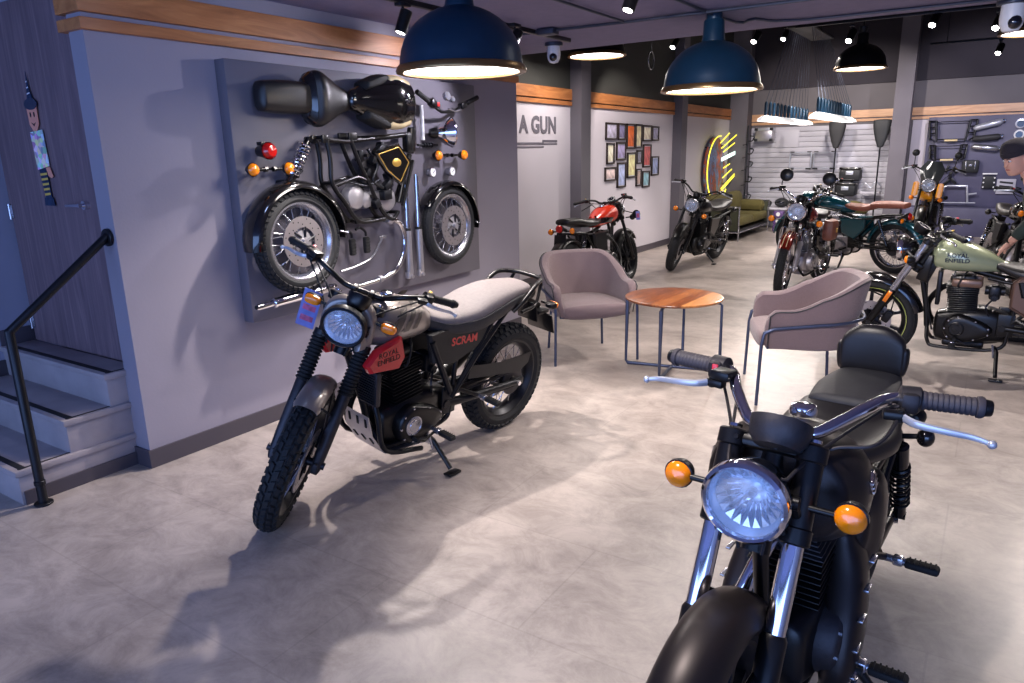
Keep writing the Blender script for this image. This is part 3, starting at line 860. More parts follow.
CR_TANK = [(-.08, 0, .76, .07, .05, .05, 2.4), (.0, 0, .775, .125, .09, .09, 2.3), (.12, 0, .79, .175, .14, .14, 2.2), (.24, 0, .805, .19, .16, .15, 2.2), (.33, 0, .82, .165, .145, .12, 2.2)]
def cruiser_extra(root, S, fk, s, I, TK, EN):
    for sd in (1, -1): wings(TK, .20, .835, lambda x, z: superside(CR_TANK, x, z)-.001, sd, 'chrome', 1.0)
    # sissy bar and back pad
    b = MB('leather')
    b.loft([(-.098, -.66, .93, .020, .025, .075, 3), (-.088, -.66, .93, .026, .052, .082, 3), (-.05, -.66, .93, .030, .082, .084, 3), (0, -.66, .93, .032, .090, .084, 3), (.05, -.66, .93, .030, .082, .084, 3), (.088, -.66, .93, .026, .052, .082, 3), (.098, -.66, .93, .020, .025, .075, 3)], n=20, sub=5, rnd=.015, ax=1)
    bp = b.build('backrest', root)
    for sd in (1, -1):
        b = MB('black_satin'); b.tube([(-.46, sd*.12, .70), (-.60, sd*.11, .76), (-.685, sd*.075, .90)], .009, n=8, smooth=4); b.mat('chrome'); b.cyl((-.60, sd*.115, .765), (-.60, sd*.135, .765), .014, n=10); b.build('backrest_frame', bp)
    # long ribbed left side cover running down beside the engine
    for sd in (1, -1):
        b = MB('matte_tank')
        b.loft([(.60, sd*.10, .02, .03, .045, .045, 3), (.52, sd*.12, .03, .045, .07, .07, 3), (.40, sd*.135, .08, .05, .09, .09, 3), (.28, sd*.14, .12, .045, .085, .085, 3), (.20, sd*.13, .12, .03, .05, .05, 3)], n=22, sub=5, rnd=.02, ax=2)
        # loft with ax=2 swaps x and z: sections run along z
        b.mat('steel')
        for z, x in ((.56, .045), (.49, .075), (.42, .11), (.35, .14), (.27, .14), (.235, .125)):
            b.box((x+.01, sd*.183, z), (.045, .014, .007), r=.002)
        b.build('side_cover', EN)
    # horn: chrome spiral disc in front of the engine
    b = MB('chrome')
    for r in (.012, .022, .032, .042): b.lathe([(r-.004, 0), (r, .006), (r+.004, 0)], (.36, -.035, .43), (1, 0, .1), 24)
    b.mat('black_metal'); b.lathe([(0, -.03), (.035, -.028), (.052, -.012), (.052, 0), (.048, .003), (0, .001)], (.355, -.035, .43), (1, 0, .1), 24)
    b.build('horn', root)
    # number bolts, ignition barrel
    b = MB('black_satin', S); c = fk(.70, .02); b.cyl(c+V((0, .0, .0)), c+V((-.03, 0, .05)), .016, n=12); b.mat('chrome'); b.cyl(c+V((-.03, 0, .05)), c+V((-.031, 0, .052)), .013, n=12); b.build('ignition_switch', root)
    # bar end weight hanging behind (round mirror blank behind seat, left)
    b = MB('black_satin'); b.tube([(-.50, .11, .70), (-.50, .185, .715)], .009, n=8); b.mat('black_gloss'); b.ell((-.50, .205, .715), (.026, .026, .030), 16)
    b.build('rear_indicator_blank', root)
    b = MB('black_satin'); b.tube([(-.36, .13, .36), (-.25, .10, .40), (-.12, .10, .40)], .016, n=8); b.build('footrest_hanger', root)
    for sd in (1, -1):
        b = MB('matte_tank'); b.loft([(-.30, sd*.10, .60, .03, .06, .07, 2.6), (-.20, sd*.115, .595, .05, .11, .13, 2.5), (-.08, sd*.125, .60, .055, .12, .14, 2.4), (.0, sd*.12, .62, .04, .08, .10, 2.4)], n=20, rnd=.03); b.build('side_panel', root)
    b = MB('black_metal'); b.box((-.12, 0, .60), (.18, .16, .16), r=.03); b.build('air_box', root)

bike(dict(name='cruiser_motorcycle', label='matte black cruiser motorcycle with chrome handlebar and backrest, nearest in the foreground',
    pos=(-.325, 1.965), head=-94.1, lean=0, steer=1.5, neat=1, gr=1.25, wb=1.40, Rf=.335, Rr=.32, wf=.10, wr=.14, det=2, rake=27,
    style='alloy', rim='black_metal', tread='road', disc=1, forkmat='chrome', lowmat='black_satin', fat=1, lowtop=.30, forkw=.088, ftop=.70, trim='black_satin',
    ff=dict(a=(-2, 170), R=.032, w=.135, drop=.06, mat='matte_tank', stays=1, sa=(40, 120)),
    hl=dict(t=.554, n=.112, r=.088, rim='chrome', shell='chrome', tilt=3, depth=.12), ind=(.575, .0155, .10), stalk=.06, indr=.033, rind=(-.86, .66, .05),
    bar=(.060, .27, .372, .035), bfwd=-.03, bdrop=.0, barmat='chrome', barr=.0145, barpath=[(0, 0, 0), (0, .05, 0), (-.02, .085, .008), (-.11, .145, .040), (-.195, .185, .052), (-.225, .235, .055), (-.255, .375, .053)], gripmat='grip_lit', levx=1.7, levmat='alu_white', swmat='dark_cast', shroud='black_satin', shl=.21, gauges=[(-.03, .022, .02, .064)], gmat='dark_cast', gscreen=1, barend=1, cabw=-.02, cabmat='dark_cast',
    framemat='black_satin', cradle=.17, spine=.74, subz=(.66, .68), shocks=True, springmat='black_satin', dtx=.32, finmat='black_satin', headm='dark_cast', ctilt=4, ch=.15, coverm='dark_cast',
    exm='chrome', silm='black_satin', ez=.27, sil=(-.28, -.85, .31), tank=CR_TANK, tankmat='matte_tank', capm=1, sidemat=None,
    pegs=[(.10, .17, .27, 'foot_peg'), (-.36, .17, .35, 'passenger_peg')], indbig=1,
    seats=[('seat', 'leather', [(.02, 0, .80, .09, .03, .03, 2.8), (-.10, 0, .775, .14, .045, .03, 3), (-.26, 0, .765, .17, .05, .04, 3), (-.38, 0, .785, .15, .06, .04, 2.8)]),
           ('passenger_seat', 'seat_dark', [(-.36, 0, .82, .12, .035, .04, 3), (-.50, 0, .83, .125, .04, .04, 3), (-.66, 0, .835, .10, .035, .03, 2.8)])],
    rf=dict(a=(15, 172), R=.045, w=.19, drop=.07, mat='matte_tank'), tail=(-.92, .70), stand=(-.02, 1), extra=cruiser_extra))

GR_TANK = [(-.10, 0, .775, .05, .04, .035, 2.4), (-.01, 0, .80, .10, .075, .065, 2.4), (.11, 0, .825, .145, .108, .095, 2.3), (.22, 0, .84, .155, .118, .11, 2.3), (.29, 0, .845, .13, .105, .10, 2.3)]
def green_extra(root, S, fk, s, I, TK, EN):
    for sd in (1, -1):
        side_text(TK, 'ROYAL\nENFIELD', .040, .175, .845, lambda x, z: superside(GR_TANK, x, z), sd, 'ink', bold=.001)
        b = MB('bronze_panel'); b.prism([(-.16, .70), (-.16, .52), (-.26, .46), (-.46, .50), (-.46, .66), (-.34, .74), (-.2, .74)], 1, sd*.13, sd*.155, bev=.02)
        o = b.build('air_box_cover', root)
        b = MB('black_gloss'); b.prism([(-.19, .705), (-.22, .60), (-.42, .60), (-.44, .66), (-.33, .72)], 1, sd*.155, sd*.160, bev=.012); b.build('panel_badge', o)
    b = MB('orange_lens', S); b.box(fk(.24, .0, .125), (.030, .014, .09), r=.005, R=Matrix.Rotation(radians(-26), 4, 'Y')); b.build('side_reflector', root)
    b = MB('black_metal'); b.box((.27, 0, .60), (.03, .10, .25), r=.01); b.tube([(.32, .10, .85), (.34, .11, .70), (.33, .09, .50), (.28, .09, .30)], .007, n=6, smooth=4)
    b.build('front_bracket', root)
    for sd in (1, -1): b = MB('black_satin'); b.box((.35, sd*.05, .74), (.09, .03, .20), r=.012, R=Matrix.Rotation(radians(-20), 4, 'Y')); b.build('head_cover', root)
    for sd in (1, -1): b = MB('bronze_panel'); b.box((.10, sd*.085, .66), (.19, .05, .06), r=.02); b.build('rocker_trim', EN)
mat('lime_line', (170, 180, 90), .4); mat('ink', (20, 30, 45), .4)
bike(dict(name='cruiser_motorcycle', label='pale green tank cruiser motorcycle parked side on at the right edge',
    pos=(.02, 6.05), head=180, lean=-4, steer=0, wb=1.40, Rf=.318, Rr=.32, wf=.10, wr=.14, det=1, rake=28,
    style='alloy', rim='black_metal', tread='road', disc=1, forkmat='steel', lowmat='black_satin', fat=1, lowtop=.30,
    ff=dict(a=(-22, 165), R=.045, w=.15, drop=.055, mat='black_gloss', stays=1), stripe='lime_line',
    hl=dict(t=.56, n=.12, r=.088, rim='chrome', shell='black_gloss'), ind=(.55, .04, .09), stalk=.05, indr=.03, bar=(.06, .15, .39, .05), ftop=.72, barmat='black_satin', levmat='steel',
    cradle=.18, spine=.73, subz=(.68, .70), springmat='black_satin', dtx=.31, ch=.13, gauges=[(.0, 0, .05, .055)],
    sil=(-.28, -.85, .31), tank=GR_TANK, tankmat='green_paint', capm=1, capd=.0, sidemat=None, pegs=[(.14, .17, .24, 'foot_peg'), (-.36, .17, .36, 'passenger_peg')],
    seats=[('seat', 'leather', [(-.07, 0, .785, .09, .03, .03, 2.8), (-.2, 0, .745, .14, .05, .04, 3), (-.38, 0, .735, .17, .055, .04, 3), (-.50, 0, .77, .14, .06, .04, 2.8)]),
           ('passenger_seat', 'leather', [(-.46, 0, .82, .11, .035, .03, 3), (-.66, 0, .83, .11, .035, .03, 3), (-.78, 0, .82, .08, .03, .03, 2.8)])],
    rf=dict(a=(15, 172), R=.045, w=.19, drop=.07, mat='black_gloss'), stand=(-.11, 1), extra=green_extra))


TL_TANK = [(-.10, 0, .80, .06, .05, .05, 2.4), (.0, 0, .83, .10, .085, .08, 2.4), (.14, 0, .86, .14, .11, .10, 2.3), (.28, 0, .875, .14, .115, .10, 2.3), (.36, 0, .88, .10, .09, .08, 2.3)]
def classic_extra(pm, bag=None, cas=True):
    def f(root, S, fk, s, I, TK, EN):
        if cas:
            b = MB(pm, S); c = fk(.55, .10)
            b.loft([(c.x-.16, 0, c.z+.03, .07, .06, .06, 2.4), (c.x-.06, 0, c.z+.03, .11, .10, .10, 2.3), (c.x+.03, 0, c.z+.01, .115, .112, .112, 2.1), (c.x+.06, 0, c.z+.04, .09, .05, .0+.03, 2.1)], n=22, rnd=.02)
            b.build('headlight_casing', root)
        for sd in (1, -1): b = MB('chrome'); b.tube([(.0, sd*(.105), .80), (.14, sd*.146, .82), (.30, sd*.142, .84)], .006, n=6, smooth=4); b.build('tank_trim', TK)
        for sd in (1, -1): b = MB('steel'); b.lathe([(0, .012), (.05, .010), (.075, 0), (.075, -.03)], (.13, sd*.155, .36), (0, sd, 0), 22); b.build('crank_cover', EN)
        if bag:
            b = MB('brown_leather')
            for sd in (1,): b.box((.02, sd*.26, .70), (.24, .13, .24), r=.05); b.mat('gold'); b.box((.02, sd*.33, .70), (.03, .01, .05), r=.003)
            b.build('saddle_bag', root)
    return f
mat('brown_leather', (120, 72, 58), .5, 0, noise=(20, .2))
bike(dict(name='classic_motorcycle', label='teal classic motorcycle with long tan seat, side on in front of the back wall',
    pos=(-1.61, 10.66), head=159, lean=-5, steer=2, wb=1.39, Rf=.345, Rr=.33, wf=.09, wr=.11, det=1, style='spoked', rim='chrome', disc=1, tread='road', ns=32,
    forkmat='chrome', lowmat='alu', shroud='black_gloss', ff=dict(a=(10, 165), R=.05, w=.14, drop=.05, mat='teal_paint'), hl=dict(t=.56, n=.15, r=.088), bar=(.08, .16, .38, .07), barmat='chrome',
    engmat='alu', coverm='alu', finmat='steel', headm='steel', exm='chrome', springmat='black_satin', ez=.27, sil=(-.25, -.95, .30), tank=TL_TANK, tankmat='teal_paint', sidemat='teal_paint', side=[(.0, .70), (-.02, .50), (-.2, .42), (-.34, .56), (-.34, .70)],
    seats=[('seat', 'seat_brown', [(-.04, 0, .85, .08, .03, .03, 2.8), (-.16, 0, .83, .12, .04, .035, 3), (-.30, 0, .825, .13, .045, .04, 3), (-.40, 0, .85, .12, .045, .04, 2.8)]), ('passenger_seat', 'seat_brown', [(-.40, 0, .87, .115, .04, .04, 3), (-.6, 0, .875, .12, .045, .04, 3), (-.80, 0, .87, .10, .04, .03, 2.8)])],
    rf=dict(a=(10, 178), R=.05, w=.16, drop=.06, mat='teal_paint'), mirrors=False, stand=(-.05, 1), extra=classic_extra('teal_paint')))
RB_TANK = [(q[0], q[1], q[2]-.01, q[3], q[4], q[5], q[6]) for q in TL_TANK]
bike(dict(name='classic_motorcycle', label='reddish brown classic motorcycle facing us with a brown saddle bag',
    pos=(-1.78, 8.86), head=-95, lean=-2, steer=9, wb=1.39, Rf=.345, Rr=.33, wf=.09, wr=.11, det=1, style='spoked', rim='chrome', disc=1, tread='road', ns=32,
    forkmat='chrome', lowmat='alu', shroud='black_gloss', ff=dict(a=(38, 150), R=.045, w=.13, drop=.045, mat='redbrown_paint', rib='cream'), hl=dict(t=.58, n=.15, r=.098), bar=(.08, .16, .38, .07), barmat='chrome', ind=(.50, .07, .12), stalk=.10,
    engmat='alu', coverm='alu', finmat='steel', headm='steel', exm='chrome', springmat='black_satin', ez=.27, sil=(-.25, -.95, .30), tank=RB_TANK, tankmat='redbrown_paint', sidemat='black_gloss', side=[(.0, .70), (-.02, .50), (-.2, .42), (-.34, .56), (-.34, .70)],
    seats=[('seat', 'leather', [(-.04, 0, .85, .08, .03, .03, 2.8), (-.16, 0, .83, .12, .04, .035, 3), (-.30, 0, .825, .13, .045, .04, 3), (-.40, 0, .85, .12, .045, .04, 2.8)])],
    rf=dict(a=(10, 178), R=.05, w=.16, drop=.06, mat='black_gloss'), mirrors=True, mirw=-.02, mirh=.15, mirk=1.4, stand=(-.05, 1), extra=classic_extra('black_gloss', bag=True, cas=False)))

HT_TANK = [(-.10, 0, .80, .07, .05, .05, 2.5), (.02, 0, .83, .115, .085, .08, 2.5), (.14, 0, .86, .14, .11, .10, 2.5), (.28, 0, .875, .14, .115, .10, 2.5), (.36, 0, .88, .11, .09, .08, 2.4)]
def hunter(name, label, pos, head, steer, tank, seatm, extra=None, lean=-7, **kw):
    c = dict(name=name, label=label, pos=pos, head=head, lean=lean, steer=steer, wb=1.37, Rf=.315, Rr=.318, wf=.11, wr=.14, det=1, rake=25, style='alloy', rim='black_metal', disc=1, tread='road',
        forkmat='black_metal', lowmat='black_satin', boots=0, ff=dict(a=(35, 140), R=.045, w=.13, drop=.04, mat='black_satin'), hl=dict(t=.58, n=.15, r=.088, rim='steel'), bar=(.085, .15, .40, .08), mirrors=False,
        tank=HT_TANK, tankmat=tank, sidemat='black_satin', side=[(.0, .70), (-.02, .50), (-.2, .42), (-.30, .56), (-.30, .70)], sil=(-.25, -.78, .33),
        seats=[('seat', seatm, [(-.04, 0, .83, .09, .03, .03, 2.8), (-.18, 0, .81, .13, .045, .04, 3), (-.40, 0, .82, .14, .05, .04, 3), (-.55, 0, .85, .125, .05, .04, 3), (-.74, 0, .865, .09, .04, .03, 2.6)])],
        rf=dict(a=(40, 150), R=.05, w=.15, drop=.04, mat='black_satin'), tail=(-.82, .80), rind=(-.78, .77, .06), stand=(-.05, 1), extra=extra)
    c.update(kw); return bike(c)
def orange_extra(root, S, fk, s, I, TK, EN):
    for sd in (1, -1):
        b = MB('black_gloss'); vs = []; fs = []
        X = [(-.09+.02*i) for i in range(14)]
        for i, x in enumerate(X):
            zt = .865-.02*sin(i/13*pi/2)+(.02 if i < 3 else 0); zb = .79
            for z in (zb, (zb+zt)/2, zt): vs.append(V((x, sd*(superside(HT_TANK, x, z)+.002), z)))
            if i: a = 3*(i-1); fs += [[a, a+1, a+4, a+3], [a+1, a+2, a+5, a+4]]
        b.add(vs, fs); b.build('tank_panel', TK)
    b = MB('black_satin', S); b.tube([fk(.70, -.05, .22)+V((0, 0, .08)), fk(.70, -.02, .30)+V((.02, .10, .0))], .006, n=6); b.lathe([(0, .015), (.04, .01), (.05, -.002), (.045, -.006), (0, -.006)], fk(.70, -.02, -.33)+V((.0, 0, -.10)), (1, 0, 0), 16)
    b.tube([fk(.70, -.02, -.33)+V((.0, 0, -.10)), fk(.70, -.03, -.18)+V((0, 0, -.04))], .006, n=6); b.build('mirror', root)
    b = MB('tag_paper', S); t0 = fk(.74, -.05)+V((-.03, -.38, -.14)); b.box(t0, (.002, .05, .10), r=.0006); b.mat('tag_print'); b.box(t0+V((-.0015, 0, 0)), (.001, .035, .05), r=.0003); b.build('price_tag', root)
hunter('roadster_motorcycle', 'orange and black tank motorcycle seen from behind, beyond the left armchair', (-3.80, 7.66), 87.7, 4, 'orange_paint', 'leather', orange_extra, lean=-5, bar=(.05, .14, .37, .05))
hunter('roadster_motorcycle', 'dark grey motorcycle facing us beside the framed pictures wall', (-3.52, 10.08), -95, 14, 'black_satin', 'leather', lean=-10)

def adv_extra(root, S, fk, s, I, TK, EN):
    b = MB('smoke_screen', S); c = fk(.72, .16)+V((0, 0, .10))
    rs = []
    for i in range(7):
        t = i/6; z = c.z-.10+.30*t; w = .11+.05*sin(pi*min(1, t*1.1)*.8)-.05*max(0, t-.7)*3; x = c.x-.10*t
        rs.append([V((x+(.03 if o else 0)-.05*(abs(k/4-1))**2, (k/4-1)*w, z)) for o in (0,) for k in range(9)]+[V((x-.004-.05*(abs(k/4-1))**2, (k/4-1)*w, z)) for k in range(8, -1, -1)])
    b.rings(rs); b.build('fly_screen', root)
    c = fk(.60, .14)
    for sd in (1, -1): b = MB('yellow_paint', S); b.prism([(c.x-.06, c.z-.08), (c.x-.02, c.z+.10), (c.x+.02, c.z+.12), (c.x+.03, c.z-.09)], 1, sd*.12, sd*.20, bev=.02); b.build('headlight_shroud', root)
mat('smoke_screen', (60, 64, 66), .12, .1, coat=.8)
hunter('adventure_motorcycle', 'black and yellow motorcycle with tall smoked screen, facing us in front of the back wall', (-.88, 13.0), -93, 4, 'yellow_paint', 'leather', adv_extra, lean=-4, style='spoked', Rf=.345, Rr=.32, mirrors=True, mirw=.02, mirh=.20, ind=(.50, .07, .10), ftop=.86, hl=dict(t=.68, n=.14, r=.095, rim='steel'))
hunter('scrambler_motorcycle', 'dark motorcycle with orange details at the right edge behind the person', (.16, 10.0), -78, 20, 'black_gloss', 'leather', None, lean=-8, Rf=.345, style='spoked', rim='alu', bar=(.03, .12, .36, .03), ff=dict(a=(50, 130), R=.055, w=.12, drop=.03, mat='black_satin'))
# ------------------------------------------------------------------ the room
mat('wall_white', (196, 190, 198), .7, 0, noise=(1.5, .03))
mat('wall_grey', (142, 136, 148), .62, 0, noise=(1.2, .05), bump=(60, .05))
mat('wall_blue_grey', (150, 150, 170), .6, 0, noise=(1.2, .05))
mat('wall_dark', (52, 52, 49), .8, 0, noise=(2, .08), bump=(40, .1))
mat('wall_mid', (104, 100, 104), .8, 0, noise=(2, .05))
mat('column_grey', (96, 92, 100), .7, 0, noise=(3, .05))
mat('ceiling_grey', (122, 117, 148), .8, 0, noise=(14, .06), bump=(90, .25))
mat('ceiling_dark', (48, 44, 52), .85, 0, noise=(2, .1))
mat('board_grey', (100, 96, 106), .5, 0, noise=(1.5, .05))
mat('board_blue', (80, 79, 106), .5, 0, noise=(3, .12))
mat('baseboard', (72, 66, 74), .5)
mat('slat_white', (188, 186, 196), .5, 0)
mat('conduit', (70, 76, 92), .4, .6)
mat('step_stone', (158, 148, 150), .5, 0, noise=(6, .12), bump=(50, .1))
mat('lamp_blue', (16, 50, 74), .36, .2, noise=(12, .1)); mat('lamp_dark', (28, 27, 30), .3, .4); mat('brass', (150, 120, 80), .3, .9)
mat('glow', (255, 250, 245), .5, emit=((255, 246, 240), 9)); mat('spot_glow', (255, 255, 255), .5, emit=((255, 250, 245), 30))
mat('neon_yellow', (250, 240, 60), .4, emit=((240, 228, 70), 1.6)); mat('neon_white', (235, 250, 240), .4, emit=((215, 245, 235), 1.5))
mat('fabric_taupe', (116, 98, 100), .92, 0, noise=(150, .10), bump=(420, .35), sheen=.25)
mat('frame_blue', (70, 78, 102), .35, .6)
mat('olive', (92, 84, 44), .9, 0, noise=(12, .12), bump=(200, .2)); mat('olive_dark', (58, 60, 44), .85, 0, noise=(12, .15), bump=(200, .2))
mat('frame_wood', (46, 34, 30), .5); mat('dark_bag', (30, 32, 36), .6)

def node_mat(name, rough=.5):
    m = bpy.data.materials.new(name); m.use_nodes = True; MATS[name] = m
    nt = m.node_tree; return m, nt, nt.nodes['Principled BSDF']
def ramp(nt, fac, stops):
    r = nt.nodes.new('ShaderNodeValToRGB'); e = r.color_ramp.elements
    while len(e) < len(stops): e.new(.5)
    for k, (p, c) in enumerate(stops): e[k].position = p; e[k].color = (*lin(c), 1)
    nt.links.new(fac, r.inputs['Fac']); return r.outputs['Color']
def mapping(nt, scale, rot=(0, 0, 0)):
    tc = nt.nodes.new('ShaderNodeTexCoord'); mp = nt.nodes.new('ShaderNodeMapping')
    mp.inputs['Scale'].default_value = scale; mp.inputs['Rotation'].default_value = rot
    nt.links.new(tc.outputs['Object'], mp.inputs['Vector']); return mp.outputs['Vector']
def noise(nt, vec, scale, detail=5, rough=.6, dist=0):
    n = nt.nodes.new('ShaderNodeTexNoise'); n.inputs['Scale'].default_value = scale; n.inputs['Detail'].default_value = detail
    n.inputs['Roughness'].default_value = rough; n.inputs['Distortion'].default_value = dist; nt.links.new(vec, n.inputs['Vector']); return n.outputs['Fac']
def mix(nt, fac, a, b, mode='MIX'):
    m = nt.nodes.new('ShaderNodeMix'); m.data_type = 'RGBA'; m.blend_type = mode
    if isinstance(fac, float): m.inputs[0].default_value = fac
    else: nt.links.new(fac, m.inputs[0])
    nt.links.new(a, m.inputs[6]); nt.links.new(b, m.inputs[7]); return m.outputs[2]

# cement-look floor tiles with cloudy mottling and thin seams
m, nt, b_ = node_mat('floor')
v1 = mapping(nt, (1, 1.25, 1)); n1 = noise(nt, v1, 1.1, 7, .62, .3); n2 = noise(nt, v1, 4.2, 12, .78, .5)
c1 = ramp(nt, n1, [(.30, (122, 113, 109)), (.5, (152, 141, 135)), (.72, (182, 170, 163))])
c2 = ramp(nt, n2, [(.34, (104, 95, 91)), (.60, (198, 186, 178))])
cc = mix(nt, .42, c1, c2)
br = nt.nodes.new('ShaderNodeTexBrick'); br.inputs['Scale'].default_value = 1; br.inputs['Mortar Size'].default_value = .004; br.inputs['Mortar Smooth'].default_value = .2
br.inputs['Brick Width'].default_value = 1.2; br.inputs['Row Height'].default_value = .6; br.offset = .5
br.inputs['Color1'].default_value = (1, 1, 1, 1); br.inputs['Color2'].default_value = (.97, .97, .97, 1); br.inputs['Mortar'].default_value = (.87, .87, .87, 1)
tc = nt.nodes.new('ShaderNodeTexCoord'); nt.links.new(tc.outputs['Object'], br.inputs['Vector'])
cc = mix(nt, 1.0, cc, br.outputs['Color'], 'MULTIPLY'); nt.links.new(cc, b_.inputs['Base Color'])
rr = nt.nodes.new('ShaderNodeMapRange'); rr.inputs['To Min'].default_value = .26; rr.inputs['To Max'].default_value = .46; nt.links.new(n2, rr.inputs['Value']); nt.links.new(rr.outputs[0], b_.inputs['Roughness'])
bp = nt.nodes.new('ShaderNodeBump'); bp.inputs['Strength'].default_value = .06; nt.links.new(n2, bp.inputs['Height']); nt.links.new(bp.outputs['Normal'], b_.inputs['Normal'])

def wood(name, stops, scale, rot=(0, 0, 0), rough=.4, ns=3.0):
    m, nt, b_ = node_mat(name); v = mapping(nt, scale, rot); n = noise(nt, v, ns, 8, .6, 1.2)
    nt.links.new(ramp(nt, n, stops), b_.inputs['Base Color']); b_.inputs['Roughness'].default_value = rough; return nt, b_
wood('trim_wood', [(.25, (140, 84, 44)), (.5, (172, 108, 60)), (.75, (198, 134, 80))], (6, 1.2, 9), rough=.42, ns=1.6)
wood('trim_wood_back', [(.25, (176, 128, 92)), (.5, (206, 158, 118)), (.75, (224, 180, 140))], (1.2, 6, 9), rough=.42, ns=1.6)
wood('door_wood', [(.25, (88, 72, 80)), (.5, (112, 92, 98)), (.75, (138, 116, 120))], (14, 14, .7), rough=.55, ns=2.2)
# walnut planks of the table top
m, nt, b_ = node_mat('table_wood')
v = mapping(nt, (9, 1.6, 1), (0, 0, radians(35))); n = noise(nt, v, 3.2, 8, .62, 1.0)
c1 = ramp(nt, n, [(.3, (66, 28, 10)), (.5, (124, 62, 26)), (.7, (182, 108, 54))])
v = mapping(nt, (13, 1, 1), (0, 0, radians(35))); sx = nt.nodes.new('ShaderNodeSeparateXYZ'); nt.links.new(v, sx.inputs[0])
fl_ = nt.nodes.new('ShaderNodeMath'); fl_.operation = 'FLOOR'; nt.links.new(sx.outputs[0], fl_.inputs[0])
wn = nt.nodes.new('ShaderNodeTexWhiteNoise'); wn.noise_dimensions = '1D'; nt.links.new(fl_.outputs[0], wn.inputs['W'])
c2 = ramp(nt, wn.outputs['Value'], [(0, (84, 38, 16)), (.5, (140, 78, 36)), (1, (222, 158, 94))])
nt.links.new(mix(nt, .5, c1, c2), b_.inputs['Base Color']); b_.inputs['Roughness'].default_value = .3
MATS['table_wood'] = m

def slab(name, lo, hi, m, r=.0, **k):
    b = MB(m); lo = V(lo); hi = V(hi); x0, y0, z0 = lo; x1, y1, z1 = hi
    if r: b.box((lo+hi)/2, hi-lo, r=r)
    else: b.rings([[V((x0, y0, z0)), V((x1, y0, z0)), V((x1, y1, z0)), V((x0, y1, z0))], [V((x0, y0, z1)), V((x1, y0, z1)), V((x1, y1, z1)), V((x0, y1, z1))]])
    o = b.build(name, smooth=False, **k)
    if 'parent' not in k: tag(o, kind='structure')
    return o
XL, XB, YB = -3.62, -4.72, 15.7
slab('floor', (-6, -3.2, -.1), (4.2, 16, 0), 'floor')
slab('wall_back', (-4.9, YB, 0), (4.2, YB+.2, 2.74), 'wall_mid')
slab('wall_back_upper', (-4.9, YB-.06, 2.74), (4.2, YB+.2, 4.1), 'ceiling_dark')
slab('wall_left_rear', (XB-.2, 5.5, 0), (XB, YB, 2.2), 'wall_white')
slab('wall_left_upper', (XB-.2, 5.5, 2.2), (XB, YB, 4.1), 'wall_dark')
slab('wall_right', (4.0, -3.2, 0), (4.2, 15.7, 4.1), 'wall_white')
slab('wall_left_partition', (XB, 2.05, 0), (-3.75, 5.60, 2.48), 'wall_grey')
slab('wall_left', (-3.75, 1.91, 0), (XL, 5.60, 2.48), 'wall_grey')
slab('wall_left_stair', (-5.1, -3.2, 0), (-4.93, 2.2, 2.48), 'wall_blue_grey')
slab('ceiling', (-5.1, -3.2, 2.48), (4.2, 5.97, 2.95), 'ceiling_grey')
slab('ceiling_rear', (-4.9, 5.97, 4.1), (4.2, 16, 4.25), 'ceiling_dark')
slab('wall_riser', (-5.0, 5.77, 2.95), (4.2, 5.97, 4.1), 'ceiling_dark')
# columns
for i, (lo, hi) in enumerate((((XB, 8.58, 0), (XB+.16, 8.85, 4.1)), ((XB, 12.2, 0), (XB+.16, 12.46, 4.1)), ((XB, 15.35, 0), (-4.36, YB, 4.1)), ((-1.69, 15.05, 0), (-1.41, 15.35, 4.1)))):
    slab('wall_pillar', lo, hi, 'column_grey')
# baseboards
slab('baseboard_left', (XL, 1.91, 0), (XL+.012, 5.60, .10), 'baseboard'); slab('baseboard_left_end', (-3.75, 1.898, 0), (XL+.012, 1.91, .10), 'baseboard')
slab('baseboard_left_rear', (XB, 5.6, 0), (XB+.012, 15.35, .10), 'baseboard')
slab('baseboard_back', (-1.4, YB-.012, 0), (4.2, YB, .10), 'baseboard')
# wooden bands
def band(name, lo, hi, z0, z1, m): slab(name, (lo[0], lo[1], z0), (hi[0], hi[1], z1), m, r=.004)
band('trim_1', (-3.80, 1.885, 0), (XL+.03, 5.60, 0), 2.277, 2.402, 'trim_wood'); band('trim_2', (-3.80, 1.885, 0), (XL+.03, 5.60, 0), 2.20, 2.253, 'trim_wood')
for i, (a, b) in enumerate(((5.6, 8.58), (8.85, 12.2), (12.46, 15.35))):
    band('trim_%d' % (3+2*i), (XB, a, 0), (XB+.03, b, 0), 2.25, 2.385, 'trim_wood'); band('trim_%d' % (4+2*i), (XB, a, 0), (XB+.03, b, 0), 2.185, 2.235, 'trim_wood')
band('trim_9', (-4.36, YB-.03, 0), (4.0, YB, 0), 2.13, 2.27, 'trim_wood_back'); band('trim_10', (-4.36, YB-.03, 0), (4.0, YB, 0), 2.06, 2.11, 'trim_wood_back')
# slat wall panels
b = MB('slat_white')
for i in range(20): b.box((-3.02, YB-.02, .06+i*.10), (2.66, .03, .094), r=.004)
struct(b, 'wall_panel')
slab('wall_panel_side', (-1.41, YB-.02, 0), (-1.14, YB, 2.05), 'wall_white')
# shop front behind the camera: mullioned glass
b = MB('black_metal')
for x in (-5.0, -3.2, -1.4, .4, 2.2, 4.05): b.box((x, -3.1, 1.24), (.07, .08, 2.48), r=.005)
for z in (.05, 2.43): b.box((-.45, -3.1, z), (9.2, .08, .09), r=.005)
struct(b, 'window_1')
mat('shop_glass', (255, 255, 255), .0, 0, trans=1.0); MATS['shop_glass'].node_tree.nodes['Principled BSDF'].inputs['IOR'].default_value = 1.02

